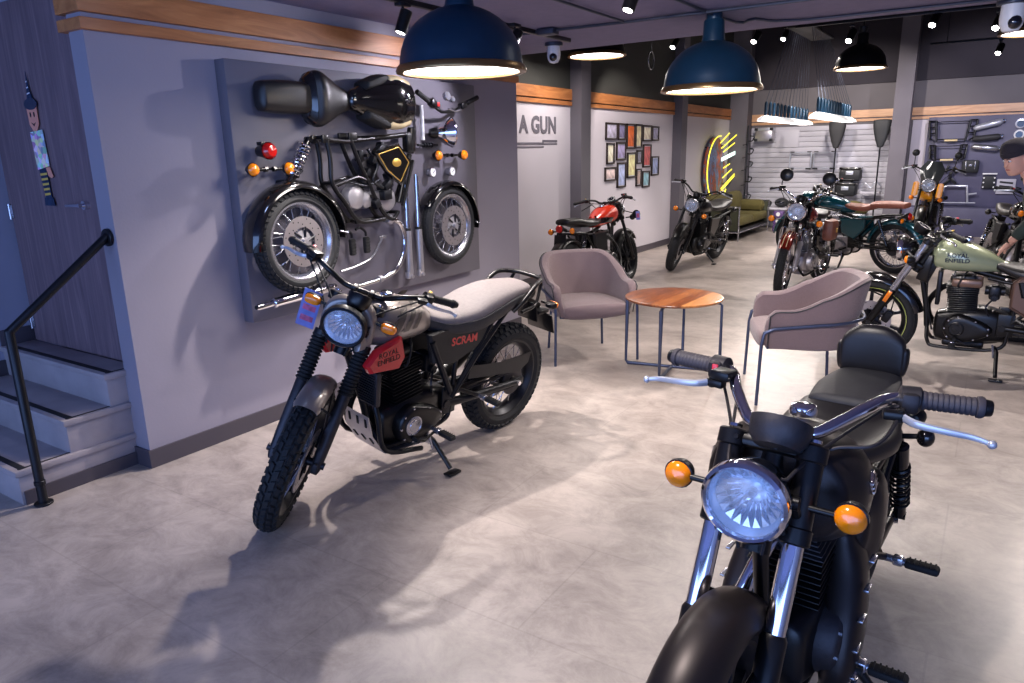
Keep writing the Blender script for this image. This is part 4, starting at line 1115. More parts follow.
# ------------------------------------------------------------------ stairs, rail and door
st = thing('staircase', 'three grey stone steps with dark nosing strips leading up to the door', 'stairs', (-4.34, 1.5, 0))
def stepbox(nm, y0, z0, z1, m='step_stone'):
    b = MB(m); b.box((0, (y0+1.98)/2-1.5, (z0+z1)/2), (1.18, 1.98-y0, z1-z0), r=.002); return b.build(nm, st)
for i, (y0, z1) in enumerate(((1.33, .178), (1.58, .355), (1.81, .535))):
    b = MB('step_stone'); b.box((0.0, (y0+1.99)/2-1.5, z1/2-.015 if i == 0 else z1-.105), (1.18, 1.99-y0, (z1-.03) if i == 0 else .15), r=.003); b.mat('steel')
    o = b.build('step', st)
    b = MB('step_stone'); b.box((.005, (y0-.015+1.99)/2-1.5, z1-.015), (1.20, 2.005-y0, .03), r=.004); t = b.build('tread', o)
    b = MB('black_matte'); b.box((0, y0+.03-1.5, z1+.0015), (1.17, .03, .003), r=.001); b.box((.575, (y0+1.98)/2-1.5, z1+.0012), (.012, 1.96-y0, .003), r=.001); b.build('nosing', o)
slab('baseboard_stair', (-3.745, 1.34, 0), (-3.735, 1.905, .07), 'baseboard')
b = MB('baseboard')
for y0, y1, z in ((.0, 1.58, .18), (1.58, 1.81, .355), (1.81, 2.0, .535)): b.box((-4.922, (y0+y1)/2, z+.045), (.016, y1-y0+.01, .10), r=.002)
struct(b, 'baseboard_stair_wall')
h = thing('handrail', 'black steel handrail rising from the floor beside the steps to the wall', 'handrail', (-3.68, 1.39, 0))
b = MB('black_metal'); b.tube([(0, 0, 0), (0, .0, .86), (0, .51, 1.245)], .021, n=16); b.ell((0, 0, .86), (.0215, .0215, .0215), 14); b.build('rail', h)
b = MB('black_metal'); b.cyl((0, 0, 0), (0, 0, .012), .042, n=20, bev=.003); b.build('foot_plate', h); b = MB('black_metal'); b.cyl((0, 0, .10), (0, 0, .125), .025, n=16, bev=.003); b.build('collar', h)
b = MB('black_metal'); b.cyl((0, .50, 1.238), (0, .518, 1.238), .044, n=20, bev=.003); b.build('wall_plate', h)
# door
slab('door_1', (-4.90, 1.99, .54), (-3.76, 2.05, 2.44), 'door_wood')
slab('wall_door_head', (-4.93, 2.0, 2.44), (-3.75, 2.06, 2.48), 'wall_blue_grey')
slab('trim_11', (-3.765, 1.965, .54), (-3.752, 1.995, 2.20), 'black_metal')
d_ = bpy.data.objects['door_1']
b = MB('chrome'); b.cyl((-4.0, 1.99, 1.385), (-4.0, 1.965, 1.385), .024, n=18); b.tube([(-4.0, 1.965, 1.385), (-4.0, 1.945, 1.385), (-4.02, 1.94, 1.385), (-4.125, 1.94, 1.382)], .009, n=10); b.build('door_handle', d_)
for z in (.66, 1.33):
    b = MB('steel'); b.cyl((-4.893, 1.98, z-.045), (-4.893, 1.98, z+.045), .009, n=10); b.box((-4.885, 1.987, z), (.03, .005, .08), r=.001); b.build('hinge', d_)
# paper figure on the door
mat('paper_skin', (226, 150, 128), .7); mat('paper_navy', (26, 44, 74), .6, 0, noise=(60, .5)); mat('paper_white', (215, 215, 225), .6)
mat('paper_multi', (150, 140, 160), .7, 0); mat('paper_gold', (216, 180, 84), .6)
nt = MATS['paper_multi'].node_tree; nz = nt.nodes.new('ShaderNodeTexVoronoi'); nz.inputs['Scale'].default_value = 34
tc = nt.nodes.new('ShaderNodeTexCoord'); nt.links.new(tc.outputs['Object'], nz.inputs['Vector'])
hs = nt.nodes.new('ShaderNodeHueSaturation'); hs.inputs['Saturation'].default_value = .55; nt.links.new(nz.outputs['Color'], hs.inputs['Color']); nt.links.new(hs.outputs['Color'], nt.nodes['Principled BSDF'].inputs['Base Color'])
D = thing('paper_figure', 'colourful paper cut-out figure with tall pointed hat stuck on the wooden door', 'decoration', (-4.40, 1.985, 1.75))
def dp(nm, m, pts, y=-.004, th=.003, par=None):
    b = MB(m); b.prism([(p[0], p[1]) for p in pts], 1, y, y-th); return b.build(nm, par or D, smooth=False)
el = lambda cx, cz, rx, rz, n=18: [(cx+rx*cos(2*pi*k/n), cz+rz*sin(2*pi*k/n)) for k in range(n)]
hat = dp('hat', 'paper_navy', [(-.035, .17), (.035, .17), (.012, .24), (.002, .33), (-.012, .25)])
dp('hat_brim', 'frame_blue', el(.0, .165, .072, .030), -.006, par=hat)
for z, w in ((.19, .022), (.22, .016), (.25, .01), (.28, .006)): dp('hat_stripe', 'paper_white', [(-w, z-.006), (w, z-.002), (w, z+.004), (-w, z)], -.0075, .001, hat)
fa = dp('face', 'paper_skin', [(-.055, .15), (.055, .15), (.05, .06), (.02, .025), (-.02, .025), (-.05, .06)], -.003)
for sx in (-.02, .02): dp('eye', 'black_matte', el(sx, .11, .007, .014, 10), -.007, .001, fa)
dp('mouth', 'black_matte', [(-.024, .07), (0, .05), (.024, .07), (0, .06)], -.007, .001, fa)
dp('shirt', 'paper_multi', [(-.065, .02), (.075, .03), (.085, -.16), (-.05, -.18)], -.003)
dp('hand', 'paper_skin', [(.045, -.17), (.085, -.165), (.11, -.215), (.09, -.225), (.06, -.215)], -.004)
lg = dp('legs', 'paper_navy', [(-.035, -.18), (.045, -.17), (.05, -.33), (-.015, -.33)], -.003)
for k in range(5): dp('leg_stripe', 'paper_gold', [(-.03+.003*k, -.20-.027*k), (.046, -.195-.027*k), (.047, -.207-.027*k), (-.028+.003*k, -.212-.027*k)], -.0065, .001, lg)
dp('shoes', 'paper_navy', [(-.03, -.33), (.065, -.33), (.075, -.375), (-.04, -.375)], -.004)

# ------------------------------------------------------------------ lettering and pictures on the left rear wall
vs, fs = text_mesh('LIKE A GUN', .27, .004, .010, 1.04)
b = MB('board_grey'); w0 = max(v.x for v in vs)
b.add([V((XB+.004+v.z, 8.20+(v.x-w0)*.98, 1.925+v.y*1.0)) for v in vs], fs)
tag(b.build('wall_lettering', smooth=False), 'stencilled grey lettering ending in A GUN on the pale wall', 'lettering')
b = MB('board_grey')
b.box((XB+.003, 7.45, 1.715), (.004, .9, .028), r=.001); b.box((XB+.003, 7.45, 1.675), (.004, .9, .018), r=.001); b.box((XB+.003, 8.05, 1.745), (.004, .36, .028), r=.001); b.box((XB+.003, 8.05, 1.71), (.004, .36, .018), r=.001)
tag(b.build('underline_bars', smooth=False), 'pair of grey stripes painted on the pale wall under the lettering', 'wall stripes')
PICS = dict(A=(9.59, 9.99, 1.76, 2.01), B=(10.00, 10.27, 1.76, 2.01), C=(10.30, 10.61, 1.63, 2.01), D=(10.62, 10.88, 1.64, 2.01), E=(10.90, 11.26, 1.74, 2.00), F=(11.27, 11.56, 1.75, 1.99), G=(9.63, 9.89, 1.42, 1.73), H=(9.95, 10.29, 1.47, 1.74), I=(10.34, 10.67, 1.20, 1.59), J=(10.68, 10.90, 1.40, 1.62), K=(10.93, 11.26, 1.34, 1.71), L=(11.28, 11.59, 1.20, 1.52), M=(9.58, 9.96, 1.18, 1.39), N=(9.99, 10.30, 1.07, 1.45), O=(10.68, 10.89, 1.06, 1.34), Q=(10.92, 11.22, 1.03, 1.30))
PL = dict(A='dark framed picture at the upper left corner of the gallery', B='narrow dark framed bluish picture second in the top row', C='tall framed poster in red and orange in the top row', D='tall framed cream poster right of the red and orange one', E='framed cream picture with small red motifs, second from the right in the top row', F='small framed bluish picture at the upper right corner of the gallery',
    G='narrow framed cream picture at the left end of the middle row', H='framed lilac photograph right of the narrow cream picture', I='largest framed cream poster in the centre of the gallery', J='small dark framed picture right of the largest cream poster', K='tall framed red and grey picture right of the centre', L='framed blue and white picture at the far right of the gallery, lowest on that side',
    M='small framed picture at the lower left corner of the gallery', N='tall framed white and blue picture hanging lowest on the left', O='narrow framed picture between the big cream poster and the pale teal one', Q='pale teal framed picture at the bottom right of the gallery')
PC = dict(A=(170, 165, 185), B=(120, 115, 150), C=(214, 92, 40), D=(206, 186, 150), E=(212, 190, 170), F=(130, 125, 150), G=(222, 206, 176), H=(150, 140, 178), I=(226, 196, 144), J=(120, 118, 134), K=(176, 84, 84), L=(130, 140, 176), M=(190, 170, 168), N=(150, 160, 200), O=(150, 130, 124), Q=(120, 158, 170))
for k, (y0, y1, z0, z1) in PICS.items():
    t = thing('picture_frame', PL[k], 'picture', (XB, (y0+y1)/2, (z0+z1)/2), group='framed pictures on the wall')
    w, h_ = y1-y0-.015, z1-z0-.012
    b = MB('frame_wood')
    for sy in (-1, 1): b.box((.014, sy*(w/2-.012), 0), (.028, .024, h_), r=.004)
    for sz in (-1, 1): b.box((.014, 0, sz*(h_/2-.012)), (.028, w, .024), r=.004)
    b.build('frame', t)
    mat('print_'+k, tuple(min(250, int(c*1.12+8)) for c in PC[k]), .5, 0, noise=(14, .35)); b = MB('print_'+k); b.box((.010, 0, 0), (.006, w-.07, h_-.07), r=.001); b.mat('paper_white'); b.box((.007, 0, 0), (.006, w-.04, h_-.04), r=.001)
    b.build('print', t)

# ------------------------------------------------------------------ neon sign
N = thing('neon_sign', 'yellow neon ring sign with speed lines and a white bar above the sofa', 'neon sign', (-4.56, 14.3, 1.22))
b = MB('neon_yellow'); b.tube([(0, .68*cos(radians(a)), .63*sin(radians(a))) for a in range(86, 325, 6)], .011, n=8); b.build('neon_ring', N)
for (a, c) in (((14.33, 1.72), (14.87, 1.91)), ((14.41, 1.62), (15.35, 1.88)), ((14.54, 1.55), (15.24, 1.72)), ((14.60, 1.24), (14.98, 1.31)), ((14.57, 1.05), (15.14, 1.20)), ((14.50, .84), (15.34, 1.10)), ((14.52, .80), (15.34, 1.06))):
    b = MB('neon_yellow'); b.tube([(0, a[0]-14.3, a[1]-1.22), (0, c[0]-14.3, c[1]-1.22)], .010, n=8); b.build('neon_line', N)
b = MB('neon_white'); b.box((0, .58, .245), (.02, .86, .075), r=.008, R=Matrix.Rotation(radians(8), 4, 'X')); b.build('neon_bar', N)
mat('sign_art', (110, 90, 110), .6); nt = MATS['sign_art'].node_tree; v = mapping(nt, (1, 2.4, 1)); n_ = noise(nt, v, 2.6, 4, .7, .8)
nt.links.new(ramp(nt, n_, [(.36, (60, 74, 110)), (.44, (120, 140, 190)), (.50, (90, 84, 96)), (.56, (190, 78, 44)), (.66, (70, 66, 78))]), nt.nodes['Principled BSDF'].inputs['Base Color'])
b = MB('sign_art'); b.lathe([(0, 0), (.62, 0), (.62, .02), (0, .02)], (-.10, 0, 0), (1, 0, 0), 40); b.build('sign_panel', N)
b = MB('black_metal')
for y, z in ((-.4, .42), (-.4, -.42), (.3, .45), (.5, -.3)): b.cyl((-.16, y, z), (0, y, z), .008, n=8)
b.build('bracket', N)

# ------------------------------------------------------------------ ceiling fittings
def pendant(label, x, y, z, dia, ztop, shade='lamp_blue', power=17, short=False):
    R = dia/2
    t = thing('pendant_lamp', label, 'pendant lamp', (x, y, z), group='dome pendant lamps')
    b = MB(shade)
    H = .50*dia
    pr = [(R*1.02, 0), (R*1.01, .012), (R*.98, .045)]
    for i in range(9):
        a = radians(6+70*i/8); pr.append((R*.975*cos(a)+.0, .045+H*.86*sin(a)))
    pr += [(R*.235, .045+H*.86), (R*.22, H*1.0+.02), (R*.21, H*1.36), (R*.19, H*1.39), (0, H*1.39)]
    b.lathe(pr, (0, 0, 0), (0, 0, 1), 48)
    sh = b.build('shade', t)
    b = MB('white_paint'); b.lathe([(R*1.0, .002), (R*.96, .045), (R*.8, .15*dia), (R*.3, .36*dia)], (0, 0, 0), (0, 0, 1), 48); b.build('inner_reflector', sh)
    b = MB('brass'); b.lathe([(R*.93, -.001), (R*1.0, -.004), (R*1.04, .0), (R*1.045, .010), (R*1.012, .032), (R*.99, .034), (R*.97, .01), (R*.93, .004)], (0, 0, 0), (0, 0, 1), 48, closedprof=True); b.build('rim', sh)
    b = MB('glow'); b.lathe([(0, .014), (R*.95, .014)], (0, 0, 0), (0, 0, 1), 40); b.build('diffuser', t)
    top = ztop-z; b = MB('lamp_blue' if shade == 'lamp_blue' else 'black_metal')
    b.lathe([(0, H*1.36), (R*.10, H*1.38), (R*.13, H*1.45), (R*.17, H*1.6), (R*.17, H*1.66), (.012, H*1.70), (.012, top-.05)], (0, 0, 0), (0, 0, 1), 20)
    b.lathe([(0, top-.055), (R*.16, top-.05), (R*.16, top), (0, top)], (0, 0, 0), (0, 0, 1), 20); b.build('stem', t)
    l = bpy.data.lights.new('pendant_light', 'AREA'); l.shape = 'DISK'; l.size = dia*.9; l.energy = power; l.color = (1, .93, .88)
    o = bpy.data.objects.new('pendant_light', l); COL.objects.link(o); o.location = (0, 0, -.012); o.parent = t
    return t
pendant('large dark blue dome pendant lamp nearest, in front of the feature wall', -2.43, 3.23, 2.02, .66, 2.56)
pendant('dark blue dome pendant lamp hanging from the low ceiling left of the lamp cluster', -1.70, 5.08, 1.985, .65, 2.48)
pendant('dome pendant lamp half hidden by the low ceiling above the lettering wall', -4.0, 7.9, 2.66, .65, 4.1, 'lamp_dark')
pendant('black dome pendant lamp in front of the back wall, right of the lamp cluster', -1.72, 11.24, 2.61, .65, 4.1, 'lamp_dark')
pendant('dome pendant lamp cut off by the right edge near the ceiling', .16, 9.7, 2.70, .65, 4.1, 'lamp_dark')

# cluster of small lamps on long cords
C_ = thing('lamp_cluster', 'cluster of many small white lamps hanging on long thin cords from one bar', 'chandelier', (-2.45, 11.0, 2.0))
mat('shade_white', (240, 238, 240), .5, emit=((255, 250, 248), .6))
b = MB('black_matte'); b.box((-.13, 1.2, 1.26), (.34, 1.6, .02), r=.005); b.cyl((-.12, .6, 1.25), (-.12, .6, 2.1), .01, n=8); b.cyl((-.12, 1.8, 1.25), (-.12, 1.8, 2.1), .01, n=8); b.build('ceiling_bar', C_)
k_ = 0
for row, (X0, n_, Y0) in enumerate(((-.57, 13, .58), (.24, 12, .22))):
    for i in range(n_):
        y = Y0+i*.235
        b = MB('shade_white'); b.lathe([(.125, 0), (.105, .04), (.05, .075), (.03, .08)], (X0, y, 0), (0, 0, 1), 16); b.mat('lamp_blue'); b.lathe([(.025, .075), (.025, .25), (.012, .28), (0, .285)], (X0, y, 0), (0, 0, 1), 12); s_ = b.build('lamp_shade', C_)
        b = MB('glow'); b.lathe([(0, .004), (.108, .004)], (X0, y, 0), (0, 0, 1), 14); b.build('bulb', s_)
        b = MB('conduit'); b.tube([(X0, y, .29), (-.28 if row == 0 else .02, .50+i*.11, 1.25)], .004, n=5); b.build('cord', s_)
for yy in (1.0, 2.6):
    l = bpy.data.lights.new('cluster_light', 'AREA'); l.size = .8; l.energy = 16; l.color = (1, .95, .9); o = bpy.data.objects.new('cluster_light', l); COL.objects.link(o); o.location = (0, yy, -.03); o.parent = C_

# tracks and conduits on the low ceiling
mb = MB('black_metal'); mb.box((-2.98, 3.9, 2.465), (.035, 3.0, .03), r=.003); tag(mb.build('light_track'), 'black lighting track on the low ceiling near the big pendant lamp', 'light track')
mb = MB('conduit'); mb.tube([(-4.6, 4.84, 2.462), (-2.9, 4.86, 2.462), (-2.26, 4.9, 2.462), (3.9, 4.98, 2.462)], .011, n=8); mb.box((-2.86, 4.86, 2.455), (.14, .10, .045), r=.01); tag(mb.build('conduit_pipe'), 'blue grey conduit with junction box running across the low ceiling', 'conduit')
mb = MB('conduit'); mb.tube([(-2.26, 1.0, 2.46), (-2.26, 4.7, 2.46), (-2.26, 4.86, 2.46)], .009, n=8); tag(mb.build('conduit_pipe'), 'thin conduit joining the cross pipe left of the second pendant lamp', 'conduit')
mb = MB('conduit'); mb.tube([(-1.70, 1.0, 2.465), (-1.70, 5.1, 2.465), (-1.52, 5.4, 2.465), (-1.35, 5.62, 2.465), (-.6, 5.70, 2.465), (3.9, 5.75, 2.465)], .010, n=8, smooth=4); tag(mb.build('conduit_pipe'), 'bent conduit passing the second pendant lamp along the low ceiling edge', 'conduit')
mb = MB('black_metal')

SPOTS = []
def spot_head(label, p, aim, drop=.10, L=.13, r=.036):
    p = V(p); aim = V(aim); c = p-V((0, 0, drop)); d = (aim-c).normalized()
    t = thing('spotlight', label, 'spotlight', tuple(p), group='track spotlights')
    b = MB('black_satin'); q = c-p
    b.cyl(q-d*L*.5, q+d*L*.5, r, n=18, bev=.004); hd = b.build('head', t)
    b = MB('black_metal'); b.box((0, 0, -.01), (.05, .09, .02), r=.004); b.tube([(0, 0, -.01), (0, 0, -drop+r*.6)], .008, n=8); b.build('mount', t)
    b = MB('spot_glow'); u, v, w = frame_of(d); o_ = q+d*(L*.5+.001)
    b.add([o_+(u*cos(2*pi*k/16)+v*sin(2*pi*k/16))*r*.72 for k in range(16)], [list(range(16))]); b.build('lens', hd)
    return c+d*(L*.5+.02), d
def spot_light(p, d, power, ang=50, color=(1, .92, .88), blend=.6, size=.03):
    l = bpy.data.lights.new('spot', 'SPOT'); l.energy = power; l.spot_size = radians(ang); l.spot_blend = blend; l.color = color; l.shadow_soft_size = size
    o = bpy.data.objects.new('spot', l); COL.objects.link(o); o.location = p; o.rotation_euler = V(d).to_track_quat('-Z', 'Y').to_euler(); return o
# ------------------------------------------------------------------ armchairs and table
def armchair(label, x, y, face):
    t = thing('armchair', label, 'armchair', (x, y, 0), (0, 0, radians(face)), 'taupe armchairs')
    # chair frame: +x is forward. U shaped shell
    def U(s, out=0.0, flare=0.0):
        """s in -1..1 along the U from right arm tip round the back to the left arm tip"""
        hw = .315+out; L = .27+out
        a = abs(s); sg = 1 if s >= 0 else -1
        arm = .42
        if a > 1-arm: t_ = (a-(1-arm))/arm; return V((-.06+(.335)*t_, sg*(hw+flare*.6), 0)), a
        th = a/(1-arm)*pi/2
        e = 2/2.6
        return V((-.06-(L)*cos(th)**e-flare*cos(th), sg*(hw+flare*.6)*sin(th)**e, 0)), a
    n = 48; b = MB('fabric_taupe')
    def top(a):
        # height of the rim: back high, arms lower and dropping at the tip
        q = min(1, max(0, (a-.22)/.62)); q = q*q*(3-2*q)
        return .795-.185*q-(.03*((a-.93)/.07)**2 if a > .93 else 0)
    rs = []
    for i in range(n+1):
        s = -1+2*i/n; sec = []
        P, a = U(s); zt = top(a); zb = .36
        m = 7
        for k in range(m+1):           # outer face, bottom to top
            q = k/m; pt, _ = U(s, .0, .02+.07*q-(.05*(1-q)**2)); pt.z = zb+(zt-zb)*q; sec.append(pt)
        pt, _ = U(s, -.018, .09); pt.z = zt+.016; sec.append(pt)
        pt, _ = U(s, -.045, .085); pt.z = zt+.010; sec.append(pt)
        for k in range(m+1):           # inner face, top to bottom
            q = 1-k/m; pt, _ = U(s, -.062, .02+.06*q-(.04*(1-q)**2)); pt.z = zb+(zt-zb)*q-.004; sec.append(pt)
        if i in (0, n):
            c = sum(sec, V((0, 0, 0)))/len(sec)
            inner = [p.lerp(c, .35)+V((.018, 0, 0)) for p in sec]
            inner2 = [p.lerp(c, .8)+V((.026, 0, 0)) for p in sec]
            rs += [inner2, inner, sec] if i == 0 else [sec, inner, inner2]
        else: rs.append(sec)
    b.rings(rs); sh = b.build('shell', t)
    b = MB('seat_dark')
    pp = []
    for i in range(n+1):
        s = -1+2*i/n; P, a = U(s, .004, .088); P.z = top(a)+.004; pp.append(P)
    e0 = pp[0].copy(); e1 = pp[-1].copy(); q0, _ = U(-1, .004, .03); q0.z = .38; q1, _ = U(1, .004, .03); q1.z = .38
    b.tube([q0+V((.004, 0, 0))]+pp+[q1+V((.004, 0, 0))], .0045, n=6); b.build('piping', sh)
    b = MB('fabric_taupe')       # seat cushion
    b.loft([(-.30, 0, .405, .20, .05, .045, 3), (-.20, 0, .41, .265, .055, .05, 3.4), (.0, 0, .42, .275, .055, .06, 4), (.20, 0, .425, .285, .055, .065, 4), (.31, 0, .415, .285, .05, .06, 3.6)], n=28, sub=5, rnd=.035); b.build('seat', t)
    b = MB('fabric_taupe'); b.loft([(-.31, 0, .375, .22, .04, .03, 3), (-.1, 0, .37, .27, .04, .045, 3), (.24, 0, .375, .27, .03, .04, 3)], n=24, sub=4, rnd=.03); b.build('underside', t)
    # steel tube frame
    b = MB('frame_blue'); path = []
    for i in range(n+1):
        s = -1+2*i/n; P, a = U(s, .012, .055); P.z = .50-.0*a+(.055 if a < .3 else .055*(1-(a-.3)/.7)); path.append(P)
    f1 = path[-1]; f0 = path[0]
    b.tube([(f0.x+.055, f0.y*1.02, 0), (f0.x+.045, f0.y, .40), (f0.x+.03, f0.y, .475)]+path[1:-1]+[(f1.x+.03, f1.y, .475), (f1.x+.045, f1.y, .40), (f1.x+.055, f1.y*1.02, 0)], .0115, n=10)
    b.build('frame', t)
    for sd in (1, -1):
        b = MB('frame_blue'); b.tube([(-.27, sd*.26, 0), (-.24, sd*.24, .37)], .0115, n=10); b.build('leg', t)
    b = MB('frame_blue'); b.tube([(.27, -.31, .37), (.27, .31, .37)], .010, n=8); b.tube([(-.24, -.24, .365), (-.24, .24, .365)], .010, n=8); b.build('crossbar', t)
    return t
armchair('taupe armchair left of the round table, facing the camera', -2.66, 5.08, -44).scale = (.92, .92, 1)
armchair('taupe armchair right of the round table, seen from behind', -.965, 4.93, 202).scale = (.91, .92, 1)
T_ = thing('coffee_table', 'round walnut topped coffee table on thin blue steel legs between the armchairs', 'table', (-1.87, 4.97, .015))
b = MB('table_wood'); b.lathe([(0, .552), (.34, .552), (.352, .549), (.354, .542), (.345, .531), (.318, .524), (0, .524)], (0, 0, 0), (0, 0, 1), 64); b.build('tabletop', T_)
for a in (190, 277):
    e = V((cos(radians(a)), sin(radians(a)), 0)); b = MB('frame_blue')
    b.tube([e*.25+V((0, 0, .518)), e*.325+V((0, 0, .518)), e*.345+V((0, 0, .505)), e*.35+V((0, 0, .03)), e*.335+V((0, 0, .012)), e*-.335+V((0, 0, .012)), e*-.35+V((0, 0, .03)), e*-.345+V((0, 0, .505)), e*-.325+V((0, 0, .518)), e*-.25+V((0, 0, .518))], .0095, n=10)
    b.build('leg_frame', T_)

# ------------------------------------------------------------------ green canvas sofa
S_ = thing('sofa', 'low green canvas sofa with steel tube frame under the neon sign', 'sofa', (-4.06, 13.95, 0))
b = MB('steel')
for y in (-1.0, 1.0):
    b.tube([(-.36, y, 0), (-.36, y, .60), (.34, y, .60), (.34, y, 0)], .014, n=8); b.tube([(-.36, y, .15), (.34, y, .15)], .012, n=8)
for x, z in ((-.36, .15), (.34, .15), (-.36, .60)): b.tube([(x, -1, z), (x, 1, z)], .013, n=8)
b.build('frame', S_)
for y in (-1, 1):
    b = MB('olive_dark'); b.box((-.01, y*.985, .38), (.66, .03, .40), r=.012); sp_ = b.build('side_panel', S_)
    b = MB('black_satin')
    for x in (-.25, .0, .22): b.box((x, y*1.0+(-.012 if y < 0 else .012), .545), (.022, .03, .05), r=.003)
    b.build('strap', sp_)
for k, y in enumerate((-.48, .48)):
    b = MB('olive'); b.box((.0, y, .33), (.68, .94, .16), r=.05); b.build('seat_cushion', S_)
    b = MB('olive'); b.box((-.24, y, .60), (.20, .92, .40), r=.09, R=Matrix.Rotation(radians(-14), 4, 'Y')); b.build('back_cushion', S_)
b = MB('olive'); b.box((.05, .80, .52), (.5, .22, .22), r=.09); b.build('arm_bolster', S_)
b = MB('leather'); b.box((0, 0, .17), (.66, 1.95, .06), r=.01); b.build('seat_base', S_)

# ------------------------------------------------------------------ the person at the right edge
mat('skin', (206, 158, 140), .5, 0, noise=(12, .05)); mat('jacket', (38, 52, 48), .8, 0, noise=(14, .2), bump=(60, .3)); mat('jeans', (112, 118, 138), .85, 0, noise=(24, .18)); mat('beanie', (40, 36, 46), .9, 0, bump=(150, .5)); mat('lip', (160, 84, 80), .5)
PX, PY = .34, 7.25
W = thing('person', 'person in dark beanie, green jacket and jeans leaning over behind the green tank motorcycle', 'person', (PX, PY, 0))
def skin_body(name, verts, edges, radii, m, par, sub=2, root=0):
    me = bpy.data.meshes.new(name); me.from_pydata(verts, edges, []); o = bpy.data.objects.new(name, me); COL.objects.link(o)
    md = o.modifiers.new('s', 'SKIN'); md.use_smooth_shade = True
    for i, r in enumerate(radii): me.skin_vertices[0].data[i].radius = (r if isinstance(r, tuple) else (r, r)); me.skin_vertices[0].data[i].use_root = (i == root)
    ss = o.modifiers.new('u', 'SUBSURF'); ss.levels = sub; ss.render_levels = sub
    bpy.context.view_layer.update(); dg = bpy.context.evaluated_depsgraph_get(); m2 = bpy.data.meshes.new_from_object(o.evaluated_get(dg)); m2.materials.clear(); m2.materials.append(MATS[m]); m2.shade_smooth()
    bpy.data.objects.remove(o); o = bpy.data.objects.new(name, m2); COL.objects.link(o); o.parent = par; return o
hips = V((.10, 0, .90)); chest = V((-.05, 0, 1.22)); neck = V((-.12, -.01, 1.36)); hd = V((-.215, -.02, 1.475))
sk = [hips, V((.02, 0, 1.06)), chest, neck, V((-.18, -.015, 1.41)), V((.10, -.09, .86)), V((.06, -.11, .48)), V((.10, -.12, .09)), V((-.06, -.14, .05)), V((.10, .09, .86)), V((.10, .11, .48)), V((.16, .12, .09)), V((0, .13, .05)),
      V((-.05, -.19, 1.25)), V((-.05, -.25, 1.0)), V((-.19, -.21, .82)), V((-.05, .19, 1.25)), V((.0, .26, 1.0)), V((-.14, .24, .80))]
eg = [(0, 1), (1, 2), (2, 3), (3, 4), (0, 5), (5, 6), (6, 7), (7, 8), (0, 9), (9, 10), (10, 11), (11, 12), (2, 13), (13, 14), (14, 15), (2, 16), (16, 17), (17, 18)]
rd = [.13, .125, .14, .055, .05, .09, .065, .045, .035, .09, .065, .045, .035, .055, .042, .03, .055, .042, .03]
skin_body('body', sk, eg, rd, 'skin', W)
jk = skin_body('jacket', [sk[0]+V((0, 0, -.04)), sk[1], sk[2], V((-.10, 0, 1.33)), sk[13], sk[14], sk[15]+V((.02, 0, .03)), sk[16], sk[17], sk[18]+V((.02, 0, .03))], [(0, 1), (1, 2), (2, 3), (2, 4), (4, 5), (5, 6), (2, 7), (7, 8), (8, 9)], [.155, .15, .165, .085, .075, .062, .05, .075, .062, .05], 'jacket', W)
skin_body('collar', [V((-.09, 0, 1.31)), V((-.135, 0, 1.385))], [(0, 1)], [.095, .075], 'jacket', W)
skin_body('jeans', [sk[0]+V((0, 0, .02)), sk[5], sk[6], sk[7], sk[9], sk[10], sk[11]], [(0, 1), (1, 2), (2, 3), (0, 4), (4, 5), (5, 6)], [.14, .10, .078, .062, .10, .078, .062], 'jeans', W)
for y, x0 in ((-.13, .0), (.125, .06)):
    b = MB('black_matte'); b.loft([(x0-.16, y, .045, .035, .025, .045, 2.6), (x0-.08, y, .05, .048, .035, .05, 2.6), (x0+.04, y, .06, .045, .06, .06, 2.6), (x0+.10, y, .055, .036, .06, .055, 2.6)], n=16, rnd=.02); b.build('shoe', W)
# head looking down to the left
Rh = Matrix.Rotation(radians(38), 4, 'Z') @ Matrix.Rotation(radians(-20), 4, 'Y'); 
def hp_(x, y, z): return hd+(Rh.to_3x3() @ V((x, y, z)))
b = MB('skin', Matrix.Translation(hd) @ Rh)
b.loft([(-.105, 0, -.085, .028, .022, .022, 2), (-.06, 0, -.075, .052, .05, .04, 2.1), (-.0, 0, -.02, .062, .07, .07, 2.1), (.04, 0, .0, .055, .075, .075, 2)], n=22, rnd=.02) if 0 else None
prof = []
for i in range(15):
    a = -pi/2+pi*i/14; z = sin(a)*.118
    fwd = [.035, .075, .088, .092, .096, .098, .098, .096, .096, .097, .093, .083, .068, .045, .01][i]; bk = [.01, .03, .045, .058, .068, .078, .085, .09, .092, .092, .09, .083, .07, .048, .01][i]; w = [.02, .042, .054, .062, .067, .071, .073, .074, .075, .075, .073, .067, .056, .038, .01][i]
    prof.append([V(((-fwd if cos(t_) < 0 else bk)*abs(cos(t_))**.85 if 1 else 0, w*math.copysign(abs(sin(t_))**.9, sin(t_)), z)) for t_ in [2*pi*k/24 for k in range(24)]])
b.rings(prof)
b.loft([(-.112, 0, -.022, .012, .008, .010, 2), (-.102, 0, -.014, .014, .015, .014, 2), (-.088, 0, .012, .010, .020, .02, 2)], n=12, rnd=.004)   # nose
for sd in (1, -1): b.ell((-.0, sd*.076, -.008), (.016, .008, .030), 12)
hdo = b.build('head', W, ang=80)
for sd in (1, -1):
    b = MB('white_paint', Matrix.Translation(hd) @ Rh); b.ell((-.086, sd*.030, .014), (.012, .013, .008), 12); b.mat('ink'); b.ell((-.0955, sd*.030, .013), (.004, .006, .006), 10); b.build('eye', hdo)
    b = MB('beanie', Matrix.Translation(hd) @ Rh); b.tube([(-.098, sd*.014, .030), (-.098, sd*.030, .036), (-.088, sd*.048, .032)], .003, n=6); b.build('eyebrow', hdo)
